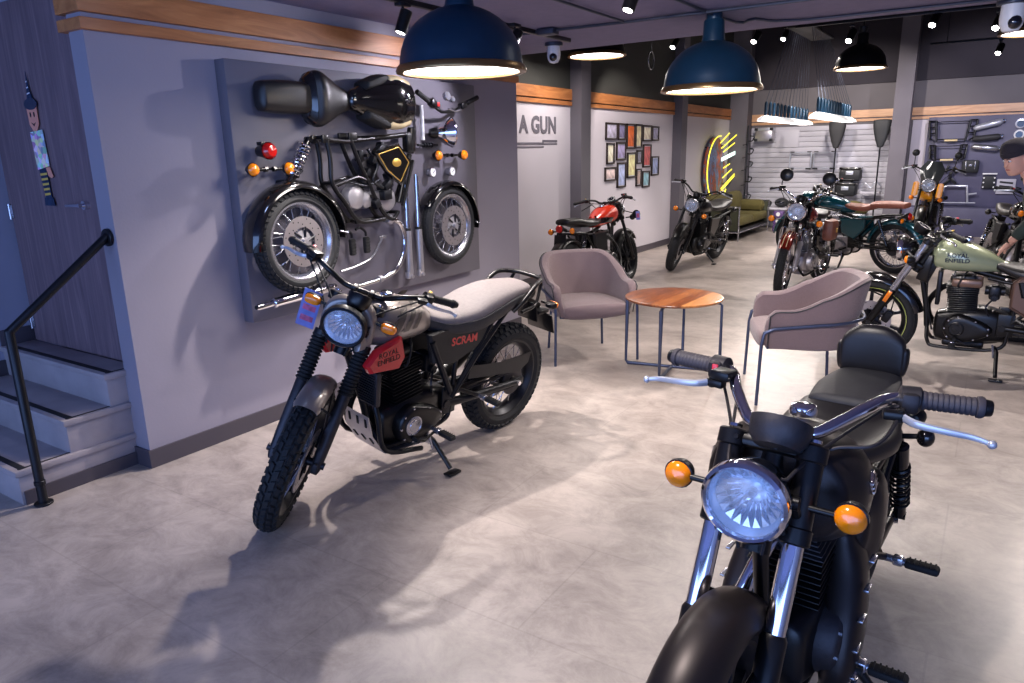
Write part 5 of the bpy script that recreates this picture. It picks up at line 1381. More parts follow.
b = MB('lip', Matrix.Translation(hd) @ Rh); b.tube([(-.088, -.024, -.058), (-.100, -.008, -.055), (-.101, 0, -.057), (-.100, .008, -.055), (-.088, .024, -.058)], .0048, n=8); b.build('mouth', hdo)
b = MB('beanie', Matrix.Translation(hd) @ Rh @ Matrix.Rotation(radians(-3), 4, 'Y'))
b.lathe([(.099, .045), (.105, .048), (.108, .06), (.106, .085), (.102, .087), (.102, .092), (.099, .118), (.084, .145), (.054, .160), (.0, .167)], (.0, 0, -.001), (0, 0, 1), 28)
b.lathe([(.09, .047), (.096, .045)], (.0, 0, -.001), (0, 0, 1), 28); b.build('beanie', W)
# hands: palm with five curled fingers
for sd, wp in ((-1, sk[15]), (1, sk[18])):
    dr = V((-.55, 0, -.83)).normalized(); si = V((0, 1, 0)); vv = [wp, wp+dr*.05, wp+dr*.085]; ee = [(0, 1), (1, 2)]; rr_ = [.024, (.032, .016), (.034, .014)]
    for k in range(4):
        base = len(vv); o_ = si*(k-1.5)*.021; L_ = (.062, .072, .068, .052)[k]
        vv += [wp+dr*.088+o_*.9, wp+dr*(.088+L_*.5)+o_*1.1+V((.004, 0, 0)), wp+dr*(.088+L_*.85)+o_*1.1+V((.022, 0, 0))]; ee += [(2, base), (base, base+1), (base+1, base+2)]; rr_ += [.0095, .0085, .0075]
    base = len(vv); vv += [wp+dr*.03-si*sd*.034, wp+dr*.065-si*sd*.054+V((-.01, 0, 0)), wp+dr*.09-si*sd*.055+V((-.012, 0, 0))]; ee += [(1, base), (base, base+1), (base+1, base+2)]; rr_ += [.013, .0105, .009]
    skin_body('hand', vv, ee, rr_, 'skin', W, sub=1)
# ------------------------------------------------------------------ wall display of motorcycle parts
BX = -3.535          # front face of the board
bd = MB('board_grey'); bd.box((-3.577, 3.72, 1.40), (.084, 2.27, 1.46), r=.006); tag(bd.build('display_board'), 'large grey board on the feature wall carrying the dismantled motorcycle', 'display board')
def wt(name, label, cat, y, z, x=BX+.09, group=None): return thing(name, label, cat, (x, y, z), group=group)
RZ = Matrix.Rotation(pi/2, 4, 'Z')
def wall_wheel(label, y, z, R, w, tr, fa, disc, flabel):
    t = wt('spoked_wheel', label, 'wheel', y, z, BX+w/2+.03, 'wheels on the parts display')
    make_wheel(t, 'wheel', RZ, R, w, 'spoked', 'steel', tr, disc=disc, det=2, ns=36, hubr=.055)
    f = wt('mudguard', flabel, 'mudguard', y, z, BX+w/2+.03, 'mudguards on the parts display')
    b = MB('black_gloss', RZ); fender_mb(b, (0, 0, 0), R+fa[2], w*1.55, fa[0], fa[1], fa[3], n=36); b.build('guard', f)
    for sd in (1, -1): b = MB('steel', RZ); b.tube([(cos(radians(fa[0]+6))*(R+fa[2]-.02), sd*w*.72, sin(radians(fa[0]+6))*(R+fa[2]-.02)), (cos(radians(fa[0]+10))*(R*.92), sd*w*.66, sin(radians(fa[0]+10))*(R*.92))], .005, n=6); b.build('stay', f)
wall_wheel('larger spoked wheel at the lower left of the parts board', 2.90, 1.12, .305, .105, 'knob', (-2, 184, .055, .045), -1, 'long black mudguard over the larger wheel on the left of the board')
wall_wheel('narrower spoked wheel at the lower right of the parts board', 4.37, 1.08, .295, .085, 'road', (-8, 150, .045, .035), -1, 'black mudguard over the narrower wheel on the right of the board')
# split seats
t = wt('saddle', 'black leather two part seat hung at the top left of the parts board', 'seat', 3.07, 1.94)
b = MB('leather'); b.loft([(-.33, -.01, 0, .055, .082, .082, 3.4), (-.2, -.01, 0, .07, .092, .092, 3.6), (.0, -.01, 0, .065, .088, .088, 3.6)], n=24, rnd=.03, ax=1)
def swap(o): return o
b.build('rear_pad', t)
b = MB('leather'); b.loft([(.0, .0, 0.0, .07, .145, .145, 2.8), (.05, .02, 0, .085, .16, .16, 2.6), (.15, .01, 0, .065, .12, .12, 2.5), (.23, .0, 0, .05, .085, .085, 2.4), (.30, .0, 0, .04, .06, .06, 2.3)], n=26, rnd=.025, ax=1); b.build('front_pad', t)
b = MB('black_gloss'); b.loft([(-.03, .0, 0, .05, .12, .12, 2.6), (.0, .02, 0, .06, .15, .15, 2.6)], n=20, rnd=.02, ax=1); b.build('seat_edge', t)
t = wt('fuel_tank', 'glossy black fuel tank with cream side bands at the top of the board', 'fuel tank', 3.675, 1.945, BX+.115)
TS = [(-.26, 0, 0, .05, .07, .07, 2.3), (-.12, .0, 0, .09, .135, .135, 2.4), (.06, .01, 0, .11, .165, .165, 2.6), (.20, .0, 0, .10, .145, .145, 2.4)]
b = MB('black_gloss'); b.loft(TS, n=28, sub=6, rnd=.06, rn=6, ax=1); k_ = b.build('tank_shell', t)
for sz in (1, -1):
    b = MB('cream'); b.loft([(.0, .0, sz*.125, .085, .045, .045, 2.6), (.10, .0, sz*.128, .088, .045, .045, 2.6), (.19, .0, sz*.108, .075, .045, .045, 2.4)], n=18, rnd=.03, ax=1); b.build('side_band', t)
    b = MB('rubber'); b.loft([(-.2, .02, sz*.09, .07, .03, .03, 2.6), (-.08, .02, sz*.13, .075, .034, .034, 2.6), (.0, .0, sz*.148, .07, .022, .022, 2.4)], n=16, rnd=.02, ax=1); b.build('knee_pad', t)
b = MB('chrome'); b.lathe([(0, .010), (.02, .010), (.034, .006), (.038, 0), (.036, -.01)], (.112, .12, .02), (1, 0, 0), 24); b.mat('black_gloss')
for k in range(8): b.cyl((.118, .12+.027*cos(k*pi/4), .02+.027*sin(k*pi/4)), (.124, .12+.027*cos(k*pi/4), .02+.027*sin(k*pi/4)), .005, n=6)
b.build('filler_cap', t)
# tail lamp, indicators
t = wt('tail_lamp', 'round red tail lamp at the left edge of the board above the indicators', 'tail lamp', 2.73, 1.645)
b = MB('red_lens'); b.lathe([(0, .04), (.03, .035), (.044, .018), (.046, 0)], (.02, 0, 0), (1, 0, 0), 24); b.build('lens', t)
b = MB('black_satin'); b.lathe([(0, -.08), (.03, -.08), (.042, -.02), (.049, 0), (.049, .004)], (.02, 0, 0), (1, 0, 0), 24); b.box((.0, -.03, .04), (.04, .03, .02)); b.build('housing', t)
def ind_pair(label, y0, y1, z):
    t = wt('indicator_pair', label, 'indicators', (y0+y1)/2, z, group='indicator pairs on the parts display'); h2 = (y1-y0)/2
    for sd in (-1, 1):
        b = MB('orange_lens'); b.lathe([(.036, -.006), (.035, .006), (.028, .018), (.015, .025), (0, .027)], (0, sd*h2, 0), (1, 0, 0), 20); o = b.build('indicator_lens', t)
        b = MB('black_satin'); b.lathe([(0, -.05), (.02, -.045), (.034, -.018), (.039, 0), (.037, .002)], (0, sd*h2, 0), (1, 0, 0), 20); b.cyl((-.015, sd*h2, 0), (-.015, sd*.02, 0), .010, n=10); b.cyl((-.015, sd*.04, 0), (-.015, sd*.02, 0), .016, n=6); b.cyl((-.09, sd*.03, 0), (-.01, sd*.03, 0), .007, n=6); b.build('stalk', o)
ind_pair('orange indicator pair under the red tail lamp', 2.63, 2.88, 1.545)
ind_pair('orange indicator pair under the bare headlamp', 4.26, 4.57, 1.60)
# shock absorber
t = wt('shock_absorber', 'chrome sprung shock absorber leaning beside the left indicators', 'shock absorber', 2.95, 1.58)
p0 = V((0, -.09, -.13)); p1 = V((0, .09, .13)); dd = (p1-p0).normalized()
b = MB('black_gloss'); b.cyl(p0, p0+dd*.07, .026, n=14); b.cyl(p1-dd*.04, p1, .02, n=14); b.cyl(p0, p1, .012, n=10); b.cyl(p0-V((.02, 0, 0)), p0+V((.02, 0, 0)), .018, n=12); b.cyl(p1-V((.02, 0, 0)), p1+V((.02, 0, 0)), .016, n=12); b.build('damper', t)
u, v, _ = frame_of(dd); b = MB('chrome'); L_ = (p1-p0).length; b.tube([p0+dd*(.06+(L_-.10)*i/90)+(u*cos(2*pi*i/10)+v*sin(2*pi*i/10))*.036 for i in range(91)], .0062, n=6); b.build('spring', t)
t = wt('mounting_linkage', 'small black bracket assembly below the shock absorber', 'bracket', 2.90, 1.455, BX+.03)
b = MB('black_metal'); b.box((0, 0, 0), (.06, .12, .05), r=.01); b.tube([(0, .04, .02), (0, .12, .08)], .014, n=8); b.tube([(0, .08, -.02), (0, .20, -.05), (0, .34, .0)], .012, n=8); b.mat('steel'); b.cyl((.03, -.04, 0), (.045, -.04, 0), .014, n=12); b.build('bracket', t)
# bare frame with side cover and crankcase parts
t = wt('bare_chassis', 'bare black motorcycle frame mounted in the centre of the parts board', 'frame', 3.50, 1.45)
b = MB('black_satin')
for x in (-.045, .045):
    b.tube([(x, -.36, .27), (x, -.34, .14), (x, -.34, .0), (x, -.25, -.12), (x, -.13, -.25), (x, .10, -.255)], .014, n=10, smooth=5)
    b.tube([(x, -.16, .26), (x, -.10, .12), (x, -.02, -.02), (x, .02, -.10), (x, .10, -.22), (x, .18, -.26), (x, .24, -.22)], .014, n=10, smooth=5)
    b.tube([(x, -.38, .26), (x, -.20, .245), (x, .05, .265)], .012, n=8)
    b.tube([(x, -.34, -.02), (x, -.12, .03), (x, -.02, .0)], .010, n=8)
    b.tube([(x*.6, .44, .12), (x*.8, .36, -.04), (x, .29, -.18)], .013, n=8)
    b.box((x, -.37, .26), (.02, .05, .05), r=.006); b.box((x, -.14, .27), (.02, .07, .06), r=.006); b.box((x, -.10, -.25), (.02, .14, .03), r=.006)
for y, z in ((-.36, .27), (-.16, .26), (-.34, 0), (-.13, -.25), (.0, -.1), (.24, -.22), (.10, -.25), (-.02, .16)): b.cyl((-.05, y, z), (.05, y, z), .012, n=8)
b.tube([(0, -.16, .26), (0, .20, .275), (0, .46, .30)], .017, n=10)
b.cyl((0, .44, .17), (0, .475, .34), .03, n=14, bev=.004); b.box((0, .44, .24), (.05, .09, .12), r=.01); b.tube([(0, .44, .16), (0, .36, .0), (0, .30, -.16)], .019, n=10)
fo = b.build('frame_tubes', t)
b = MB('black_metal'); random.seed(3)
for k in range(16):
    y = random.uniform(-.05, .22); z = random.uniform(-.16, .22); b.box((random.uniform(-.02, .05), y, z), (.05, random.uniform(.03, .08), random.uniform(.02, .07)), r=.006, rz=0, R=Matrix.Rotation(random.uniform(-.6, .6), 4, 'X'))
b.tube([(.03, -.0, .2), (.05, .06, .10), (.04, .02, .0), (.05, .1, -.05)], .010, n=8, smooth=5); b.tube([(.03, -.28, -.02), (.04, -.2, .0), (.04, -.05, -.03), (.04, .08, .0)], .008, n=8, smooth=5)
b.build('brackets', t)
SCV = [(.02, .18), (.27, .235), (.385, .11), (.27, -.045), (.12, .05)]
b = MB('black_gloss'); b.prism(SCV, 0, .03, .075, bev=.018); c_ = b.build('side_cover', t)
SCI = [(.2+(y-.21)*.80, .11+(z-.11)*.80) for y, z in SCV]
for pts in [(SCI[k], SCI[(k+1) % 5]) for k in range(5)]:
    b = MB('gold'); b.tube([(.077, pts[0][0], pts[0][1]), (.077, pts[1][0], pts[1][1])], .0035, n=6); b.build('gold_line', c_)
b = MB('gold'); b.ell((.076, .22, .11), (.006, .045, .028), 14); b.build('cover_badge', c_)
b = MB('alu')
for y, z, r in ((-.12, -.10, .085), (-.03, -.12, .06), (.17, -.13, .085)):
    b.lathe([(0, .035), (r*.5, .033), (r*.85, .022), (r, 0), (r, -.03)], (.0, y, z), (1, 0, 0), 28)
b.box((-.01, .02, -.12), (.05, .30, .10), r=.03); b.build('crankcase', t)
b = MB('dark_cast'); b.box((-.03, .05, .06), (.05, .14, .16), r=.02); b.build('cylinder_block', t)
# handlebar
t = wt('handlebar', 'black handlebar with small gauges at the upper right of the board', 'handlebar', 4.36, 1.96)
b = MB('black_satin'); b.tube([(.0, -.30, .07), (0, -.17, .01), (.02, -.08, -.05), (.02, .0, -.05), (.02, .10, -.04), (0, .2, .0), (0, .40, .065)], .012, n=10, smooth=5); b.box((.01, -.15, .0), (.05, .07, .05), r=.01, R=Matrix.Rotation(-.4, 4, 'X')); b.box((.01, .20, .0), (.05, .06, .045), r=.01, R=Matrix.Rotation(.3, 4, 'X')); b.build('bar', t)
b = MB('rubber'); b.cyl((0, -.31, .075), (0, -.18, .015), .018, n=12, bev=.003); b.cyl((0, .27, .023), (0, .41, .07), .018, n=12, bev=.003); b.build('grips', t)
b = MB('steel')
for y, z, r in ((.0, .06, .034), (.06, .04, .022)): b.lathe([(0, -.03), (r*.9, -.025), (r, 0), (r*.9, .004), (0, .002)], (.03, y, z), (1, 0, .2), 20)
b.tube([(.03, -.0, -.03), (.03, .08, -.045), (.02, .16, -.03)], .006, n=6); b.build('gauges', t)
b = MB('red_paint'); b.box((.03, -.12, -.005), (.02, .025, .03), r=.003); b.build('stop_switch', t)
t = wt('steering_stem', 'white upright tube and horizontal spindle left of the bare headlamp', 'steering stem', 4.14, 1.83, BX+.05)
b = MB('white_paint'); b.cyl((0, 0, -.12), (0, 0, .12), .014, n=12); b.build('tube', t)
b = MB('black_metal'); b.cyl((0, -.06, -.155), (0, .16, -.155), .010, n=10)
for y in (.0, .03, .06, .09): b.cyl((0, y, -.155), (0, y+.012, -.155), .018, n=12)
b.build('spindle', t)
t = wt('bare_headlamp', 'chrome headlamp bowl turned to the side at the right of the board', 'headlamp', 4.35, 1.76)
b = MB('chrome'); b.lathe([(.0, -.06), (.03, -.06), (.035, -.03), (.06, .0), (.09, .035), (.102, .065), (.11, .075), (.108, .086), (.10, .086)], (0, -.05, 0), (.50, .86, .05), 30); b.build('bowl', t)
b = MB('black_satin'); b.lathe([(0, -.09), (.03, -.08), (.04, -.05), (.04, -.03), (.03, -.02)], (0, -.06, 0), (.5, .86, 0), 20); b.build('housing', t)
b = MB('glass_lens'); b.lathe([(0, .098), (.06, .095), (.10, .085)], (0, -.05, 0), (.50, .86, .05), 24); b.build('lens', t)
for y, l in ((4.225, 'small round silver gauge left of its twin below the indicators'), (4.455, 'small round silver gauge right of its twin below the indicators')):
    t = wt('gauge', l, 'gauge', y, 1.48, BX+.06, group='small gauges on the parts display')
    b = MB('steel'); b.lathe([(0, -.05), (.03, -.045), (.036, 0), (.030, .005)], (0, 0, 0), (1, 0, 0), 22); b.build('case', t); b = MB('gauge_face'); b.lathe([(.031, .003), (0, .003)], (0, 0, 0), (1, 0, 0), 20); b.mat('black_satin'); b.box((.004, .005, .004), (.002, .03, .004), r=.0005, R=Matrix.Rotation(.7, 4, 'X')); b.build('face', t)
for y, l in ((3.885, 'left one of the two chrome fork legs standing upright'), (4.005, 'right one of the two chrome fork legs standing upright')):
    t = wt('fork_leg', l, 'fork leg', y, .76, BX+.08, group='fork legs on the parts display')
    b = MB('chrome'); b.cyl((0, 0, .30), (0, 0, .715), .017, n=16); b.build('inner_tube', t)
    b = MB('alu'); b.tube([(0, 0, -.01), (0, 0, .02), (0, 0, .10), (0, 0, .325), (0, 0, .33)], [.018, .027, .025, .025, .020], n=16); b.box((0, -.02, .01), (.04, .03, .05), r=.008); b.cyl((-.03, 0, 0), (.03, 0, 0), .014, n=12); b.build('slider', t)
    b = MB('rubber'); b.cyl((0, 0, .325), (0, 0, .345), .024, n=16); b.build('seal', t)
t = wt('exhaust_header', 'chrome exhaust header pipe curving at the bottom of the board', 'exhaust', 3.55, .98)
b = MB('chrome'); b.tube([(0, .15, .20), (0, .24, .17), (0, .285, .08), (0, .27, -.03), (0, .19, -.14), (0, .06, -.185), (0, -.10, -.20), (0, -.26, -.205)], .019, n=14, smooth=7); b.build('pipe', t)
b = MB('alu'); b.cyl((0, .12, .215), (0, .16, .195), .034, n=16, bev=.004); b.cyl((0, .0, -.192), (0, .03, -.188), .025, n=14); b.build('flange', t)
t = wt('brake_rod', 'thin polished rod bent across the lower middle of the board', 'rod', 3.45, .97, BX+.05)
b = MB('steel'); b.tube([(0, .20, .09), (0, .16, .04), (0, .08, -.035), (0, -.06, -.07), (0, -.20, -.085)], .009, n=8, smooth=5); b.box((0, .21, .095), (.012, .07, .02), r=.004); b.build('rod', t)
for y, l in ((3.33, 'left one of the two hanging black footrests'), (3.46, 'right one of the two hanging black footrests')):
    t = wt('footrest', l, 'footrest', y, 1.05, BX+.06, group='footrests on the parts display')
    b = MB('rubber'); b.box((0, .03, -.02), (.03, .045, .11), r=.01)
    for k in range(5): b.box((.015, .03, -.06+k*.02), (.006, .04, .006), r=.002)
    b.build('rubber_pad', t); b = MB('black_metal'); b.tube([(0, .03, .04), (0, .025, .07), (0, -.02, .10), (0, -.06, .09)], .009, n=8, smooth=4); b.build('arm', t)
t = wt('silencer', 'long chrome silencer at the bottom left of the board', 'silencer', 2.80, .785)
b = MB('chrome'); b.tube([(0, -.25, -.005), (0, -.24, -.005), (0, -.13, -.0), (0, -.12, .0), (0, .10, .01), (0, .32, .02), (0, .36, .022)], [.017, .020, .020, .028, .030, .030, .018], n=18); b.cyl((0, -.135, 0), (0, -.115, 0), .032, n=16, bev=.003); b.build('pipe', t)
b = MB('black_matte'); b.cyl((0, -.252, -.005), (0, -.248, -.005), .014, n=14); b.build('outlet', t)

# ------------------------------------------------------------------ accessories on the slatted back wall
YS = YB-.04
def bw(name, label, cat, x, z, y=YS, group=None): return thing(name, label, cat, (x, y, z), group=group)
t = bw('aluminium_case', 'silver top case with dark corners at the upper left of the slatted wall', 'case', -4.03, 1.85)
b = MB('alu'); b.box((0, -.14, 0), (.34, .26, .22), r=.03); o = b.build('body', t)
b = MB('alu_white'); b.box((0, -.14, .125), (.35, .27, .06), r=.02); b.build('lid', t)
for sx in (-1, 1):
    for sz in (-1, 1): b = MB('dark_bag'); b.box((sx*.15, -.27, sz*.105+.02), (.07, .03, .05), r=.01); b.build('corner_guard', o)
b = MB('slat_white'); b.box((-3.62, YB-.05, 1.78), (.44, .02, .34), r=.004); tag(b.build('sign_plate'), 'blank pale plate right of the silver top case', 'plate')
for x, l in ((-3.32, 'silver luggage rack frame left of its twin'), (-2.87, 'silver luggage rack frame right of its twin')):
    t = bw('luggage_rack', l, 'luggage rack', x, 1.35, group='luggage racks on the slatted wall')
    b = MB('alu_white')
    for z in (-.15, .15): b.tube([(-.20, -.10, z), (.20, -.10, z)], .014, n=8)
    for sx in (-.2, .2): b.tube([(sx, -.10, -.15), (sx, -.10, .15)], .014, n=8); b.tube([(sx, -.10, .12), (sx, 0, .12)], .01, n=6)
    b.build('rails', t)
    b = MB('dark_bag')
    for sx in (-.16, .16): b.box((sx, -.10, -.16), (.10, .05, .035), r=.01); b.box((sx, -.10, .165), (.08, .04, .02), r=.006)
    b.build('clamps', t)
for (x, z, l) in ((-2.36, 1.09, 'black top box with pale latch plate hung higher on the slatted wall'), (-2.42, .80, 'black top box hung directly below the other one')):
    t = bw('top_box', l, 'top box', x, z, group='black top boxes')
    b = MB('dark_bag'); b.box((0, -.16, -.02), (.38, .28, .22), r=.04); b.build('body', t); b = MB('black_gloss'); b.box((0, -.16, .10), (.39, .29, .05), r=.02); b.build('lid', t)
    b = MB('alu_white'); b.box((0, -.305, .02), (.13, .012, .07), r=.004); b.build('latch_plate', t)
for (x, z0, l, m) in ((-2.62, 1.83, 'dark wedge shaped seat pad on a post, left of the black top boxes', 'seat_dark'), (-1.86, 1.83, 'dark padded backrest on a post beside the grey pillar', 'dark_bag')):
    t = thing('pad_stand', l, 'display stand', (x, 15.2, 0), group='pad display stands')
    b = MB('black_metal'); b.cyl((0, 0, 0), (0, 0, z0-.1), .014, n=8); b.cyl((0, 0, 0), (0, 0, .015), .14, n=20); b.build('post', t)
    b = MB(m); b.loft([(z0-.24, 0, 0, .04, .05, .05, 2.4), (z0-.1, 0, 0, .05, .10, .10, 2.6), (z0+.10, 0, 0, .05, .145, .145, 3), (z0+.22, 0, 0, .04, .15, .15, 3)], n=18, rnd=.02, ax=2)
    b.build('pad', t)
t = bw('hook_rail', 'black hooked display pole at the left end of the slatted wall', 'display pole', -4.30, 0, 15.25)
b = MB('black_metal'); b.cyl((0, 0, 0), (0, 0, 2.05), .014, n=8); b.build('pole', t)
for z in (1.75, 1.5, 1.25, .95, .6):
    b = MB('black_metal'); b.tube([(0, 0, z), (.10, -.05, z), (.14, -.05, z+.08), (.06, -.05, z+.10)], .012, n=6, smooth=4); b.tube([(0, 0, z-.06), (-.08, -.05, z-.08)], .010, n=6); b.build('hook', t)
t = bw('display_bench', 'low pale display bench along the slatted wall with dark gear on top', 'bench', -3.76, 0, 15.35)
b = MB('slat_white'); b.box((0, 0, .42), (.98, .5, .04), r=.006); b.build('top', t)
b = MB('steel')
for sx in (-.45, .45): b.tube([(sx, -.22, 0), (sx, -.22, .40)], .012, n=6); b.tube([(sx, .2, 0), (sx, .2, .40)], .012, n=6)
b.build('legs', t)
for i, (x, r_, l) in enumerate(((-4.12, .085, 'dark riding glove bundle at the left of the display bench'), (-3.86, .10, 'dark crumpled bag in the middle of the display bench'), (-3.56, .125, 'round black helmet at the right of the display bench'))):
    b = MB('dark_bag'); b.ell((x, 15.3, .44+r_*.76), (r_*1.1, r_, r_*.75), 16)
    if i == 2: b.mat('gauge_dark'); b.ell((x-.01, 15.24, .54), (.10, .08, .05), 14)
    else: b.tube([(x-.08, 15.3, .465), (x, 15.2, .48+r_*.5), (x+.08, 15.28, .465)], .024, n=8, smooth=4)
    tag(b.build(('gloves', 'bag', 'helmet')[i]), l, ('gloves', 'bag', 'helmet')[i])
mat('purple', (92, 66, 120), .5, 0)
for k, l in enumerate(('purple boxed can at the bottom of the small stack by the bench', 'purple boxed can in the middle of the small stack by the bench', 'purple boxed can on top of the small stack by the bench')):
    b = MB('purple'); b.box((-3.50, 14.9, .07+k*.135), (.19, .16, .13), r=.02); b.mat('white_paint'); b.cyl((-3.50, 14.815, .07+k*.135), (-3.50, 14.819, .07+k*.135), .04, n=14); tag(b.build('can_box'), l, 'box', 'stack of purple boxes')
t = bw('engine_guard', 'silver bent tube guard hung right of the black top boxes', 'engine guard', -1.98, .80, 15.5)
b = MB('alu_white'); b.tube([(-.18, 0, .06), (-.10, -.05, .12), (0, -.05, .03), (.08, -.05, .14), (.17, 0, .06)], .014, n=8, smooth=5); b.mat('slat_white'); b.box((0, -.05, -.06), (.34, .2, .04), r=.01); b.build('tube', t)
b = MB('olive'); b.loft([(-.22, 0, 0, .12, .10, .08, 2.6), (0, 0, .01, .15, .14, .08, 2.6), (.22, 0, 0, .12, .09, .08, 2.6)], n=18, rnd=.04); o = b.build('duffel_bag'); o.location = (-2.15, 14.75, .48); tag(o, 'olive green duffel bag behind the teal tank', 'bag')
b = MB('steel'); b.box((-2.15, 14.75, .20), (.5, .4, .4), r=.02); tag(b.build('plinth'), 'plain grey plinth under the olive duffel bag', 'plinth')

# right hand accessory board
b = MB('board_blue'); b.box((1.3, YB-.06, 1.29), (4.9, .08, 1.58), r=.006); tag(b.build('accessory_board'), 'blue grey accessory board right of the pillar on the back wall', 'display board')
b = MB('board_blue'); b.box((1.2, YB-.28, .25), (5.16, .5, .50), r=.01); tag(b.build('display_cabinet'), 'long low blue grey cabinet under the accessory board', 'cabinet')
def guard(x, z, w, h_, label, m='black_satin', rungs=2, group=None):
    t = bw('crash_guard', label, 'crash guard', x, z, YB-.10, group)
    for sx in (-1, 1):
        b = MB(m); b.tube([(sx*w*.5, -.05, h_*.5), (sx*w*.36, -.10, h_*.5), (sx*w*.30, -.10, -h_*.5), (sx*w*.46, -.06, -h_*.35), (sx*w*.5, -.05, h_*.5)], .016, n=8)
        for k in range(rungs): z_ = h_*(.2-.3*k); b.tube([(sx*w*.49, -.06, z_), (sx*w*.33, -.10, z_)], .012, n=6)
        b.build('side_loop', t)
    b = MB(m); b.tube([(-w*.36, -.10, h_*.45), (w*.36, -.10, h_*.45)], .008, n=6); b.build('crossbar', t); b = MB(m); b.tube([(-w*.30, -.10, -h_*.4), (w*.30, -.10, -h_*.4)], .012, n=6); b.build('crossbar', t)
    b = MB('cream'); b.tube([(-.10, -.11, -h_*.45), (.10, -.11, -h_*.45)], .018, n=8); b.build('light_bar', t)
guard(-.76, 1.83, .74, .36, 'wide black crash guard at the top of the accessory board', group='crash guards')
guard(-.79, 1.45, .58, .27, 'smaller black crash guard below the wide one', group='crash guards')
t = bw('tube_rack', 'silver and brass square tube rack low on the accessory board', 'rack', -.58, .72, YB-.10)
b = MB('alu_white'); b.tube([(-.22, -.08, -.15), (-.20, -.08, .13), (-.14, -.08, .15), (.16, -.08, .15), (.2, -.08, -.15)], .016, n=8); b.tube([(-.25, -.08, -.15), (.32, -.08, -.15)], .012, n=6); b.tube([(.2, -.08, .0), (.32, -.08, .02)], .018, n=6); b.build('tube', t)
b = MB('gold'); b.tube([(-.225, -.08, -.12), (-.22, -.08, .03)], .02, n=8); b.build('brass_post', t)
for k, (z, m, l) in enumerate(((1.93, 'alu_white', 'silver silencer, topmost of the slanted three'), (1.70, 'seat_dark', 'dark silencer with silver tip in the middle of the slanted three'), (1.52, 'steel', 'silver bracketed silencer, lowest of the slanted three'))):
    t = bw('slanted_silencer', l, 'silencer', -.20, z, YB-.16, 'silencers on the accessory board')
    b = MB(m); b.tube([(-.24, 0, -.07+.05*k), (-.20, 0, -.06+.045*k), (.14, 0, .03-.02*k), (.18, 0, .05-.03*k)], [.02, .05, .055, .03], n=12); b.build('barrel', t); b = MB('chrome'); b.cyl((.15, 0, .035-.02*k), (.22, 0, .06-.035*k), .03, n=12); b.build('tip', t)
t = bw('pannier_bag', 'flat black pannier bag with buckle on the accessory board', 'bag', -.41, 1.21, YB-.10); b = MB('dark_bag'); b.box((0, -.07, 0), (.26, .12, .22), r=.03); b.build('body', t); b = MB('steel'); b.box((0, -.135, .02), (.05, .01, .04), r=.003); b.box((-.07, -.135, .02), (.015, .01, .14), r=.002); b.box((.07, -.135, .02), (.015, .01, .14), r=.002); b.build('buckle', t)
t = bw('footpeg_kit', 'small dark bracket kit left of the flat pannier bag', 'bracket kit', -.70, 1.05, YB-.10)
b = MB('black_metal')
for (x, z, a) in ((-.06, .12, .3), (.06, .1, -.4), (0, 0, .1), (-.05, -.12, .8), (.06, -.1, -.7)): b.box((x, -.05, z), (.05, .05, .13), r=.01, R=Matrix.Rotation(a, 4, 'Y'))
b.build('brackets', t)
t = bw('control_panel', 'black plate with six pale studs under its own lettering strip', 'plate', -.10, .93, YB-.10); b = MB('dark_bag'); b.box((0, -.03, 0), (.20, .04, .22), r=.02); b.build('plate', t)
for sx in (-.08, .08):
    for z in (-.08, 0, .08): b = MB('white_paint'); b.cyl((sx, -.05, z), (sx, -.06, z), .014, n=8); b.build('stud', t)
b = MB('white_paint'); b.box((0, -.04, .15), (.22, .01, .025), r=.003); b.build('top_strip', t)
for z, l in ((1.92, 'round chrome ring gauge highest at the right of the accessory board'), (1.74, 'white ring gauge below the chrome ring gauge')):
    t = bw('ring_gauge', l, 'gauge', .24, z, YB-.10, 'ring gauges'); b = MB('alu_white' if z > 1.8 else 'white_paint'); b.lathe([(.055, 0), (.08, .01), (.08, .03), (.055, .035)], (0, 0, 0), (0, -1, 0), 24, closedprof=True); b.build('ring', t); b = MB('gauge_dark'); b.lathe([(0, .012), (.056, .012)], (0, 0, 0), (0, -1, 0), 20); b.build('face', t)
t = bw('number_plate_kit', 'pale bracket panel with dark slots behind the person', 'panel', .16, .86, YB-.10); b = MB('slat_white'); b.box((0, -.02, 0), (.28, .03, .26), r=.01); b.build('panel', t); b = MB('dark_bag')
for z in (-.07, .0, .07): b.box((0, -.04, z), (.2, .015, .03), r=.005, R=Matrix.Rotation(.12, 4, 'Y'))
b.build('slots', t)

# security cameras and a loop of wire
def sec_cam(label, x, y, z, s=1.0):
    t = thing('security_camera', label, 'security camera', (x, y, z), group='dome security cameras')
    b = MB('conduit'); b.cyl((0, 0, -.03*s), (0, 0, 0), .075*s, n=20, bev=.004); b.build('base', t)
    b = MB('white_paint'); b.lathe([(.052*s, -.03*s), (.055*s, -.10*s), (.05*s, -.13*s), (.035*s, -.155*s), (0, -.165*s)], (0, 0, 0), (0, 0, 1), 24); h_ = b.build('housing', t)
    b = MB('gauge_dark'); b.ell((.012*s, -.03*s, -.115*s), (.034*s, .034*s, .036*s), 16); b.build('lens', h_)
sec_cam('white dome security camera left of the half hidden pendant lamp', -3.18, 5.50, 2.48, 1.0)
sec_cam('white dome security camera at the top right corner of the picture', -.04, 5.85, 2.48, 1.25)
b = MB('steel'); b.tube([(-4.3, 10.2, 4.1), (-4.3, 10.2, 2.95)], .004, n=5); b.tube([(-4.3, 10.2+.10*cos(a*pi/9), 2.84+.12*sin(a*pi/9)) for a in range(18)], .007, n=6, closed=True); tag(b.build('wire_loop'), 'thin hanging wire ending in a loop under the dark ceiling', 'wire')
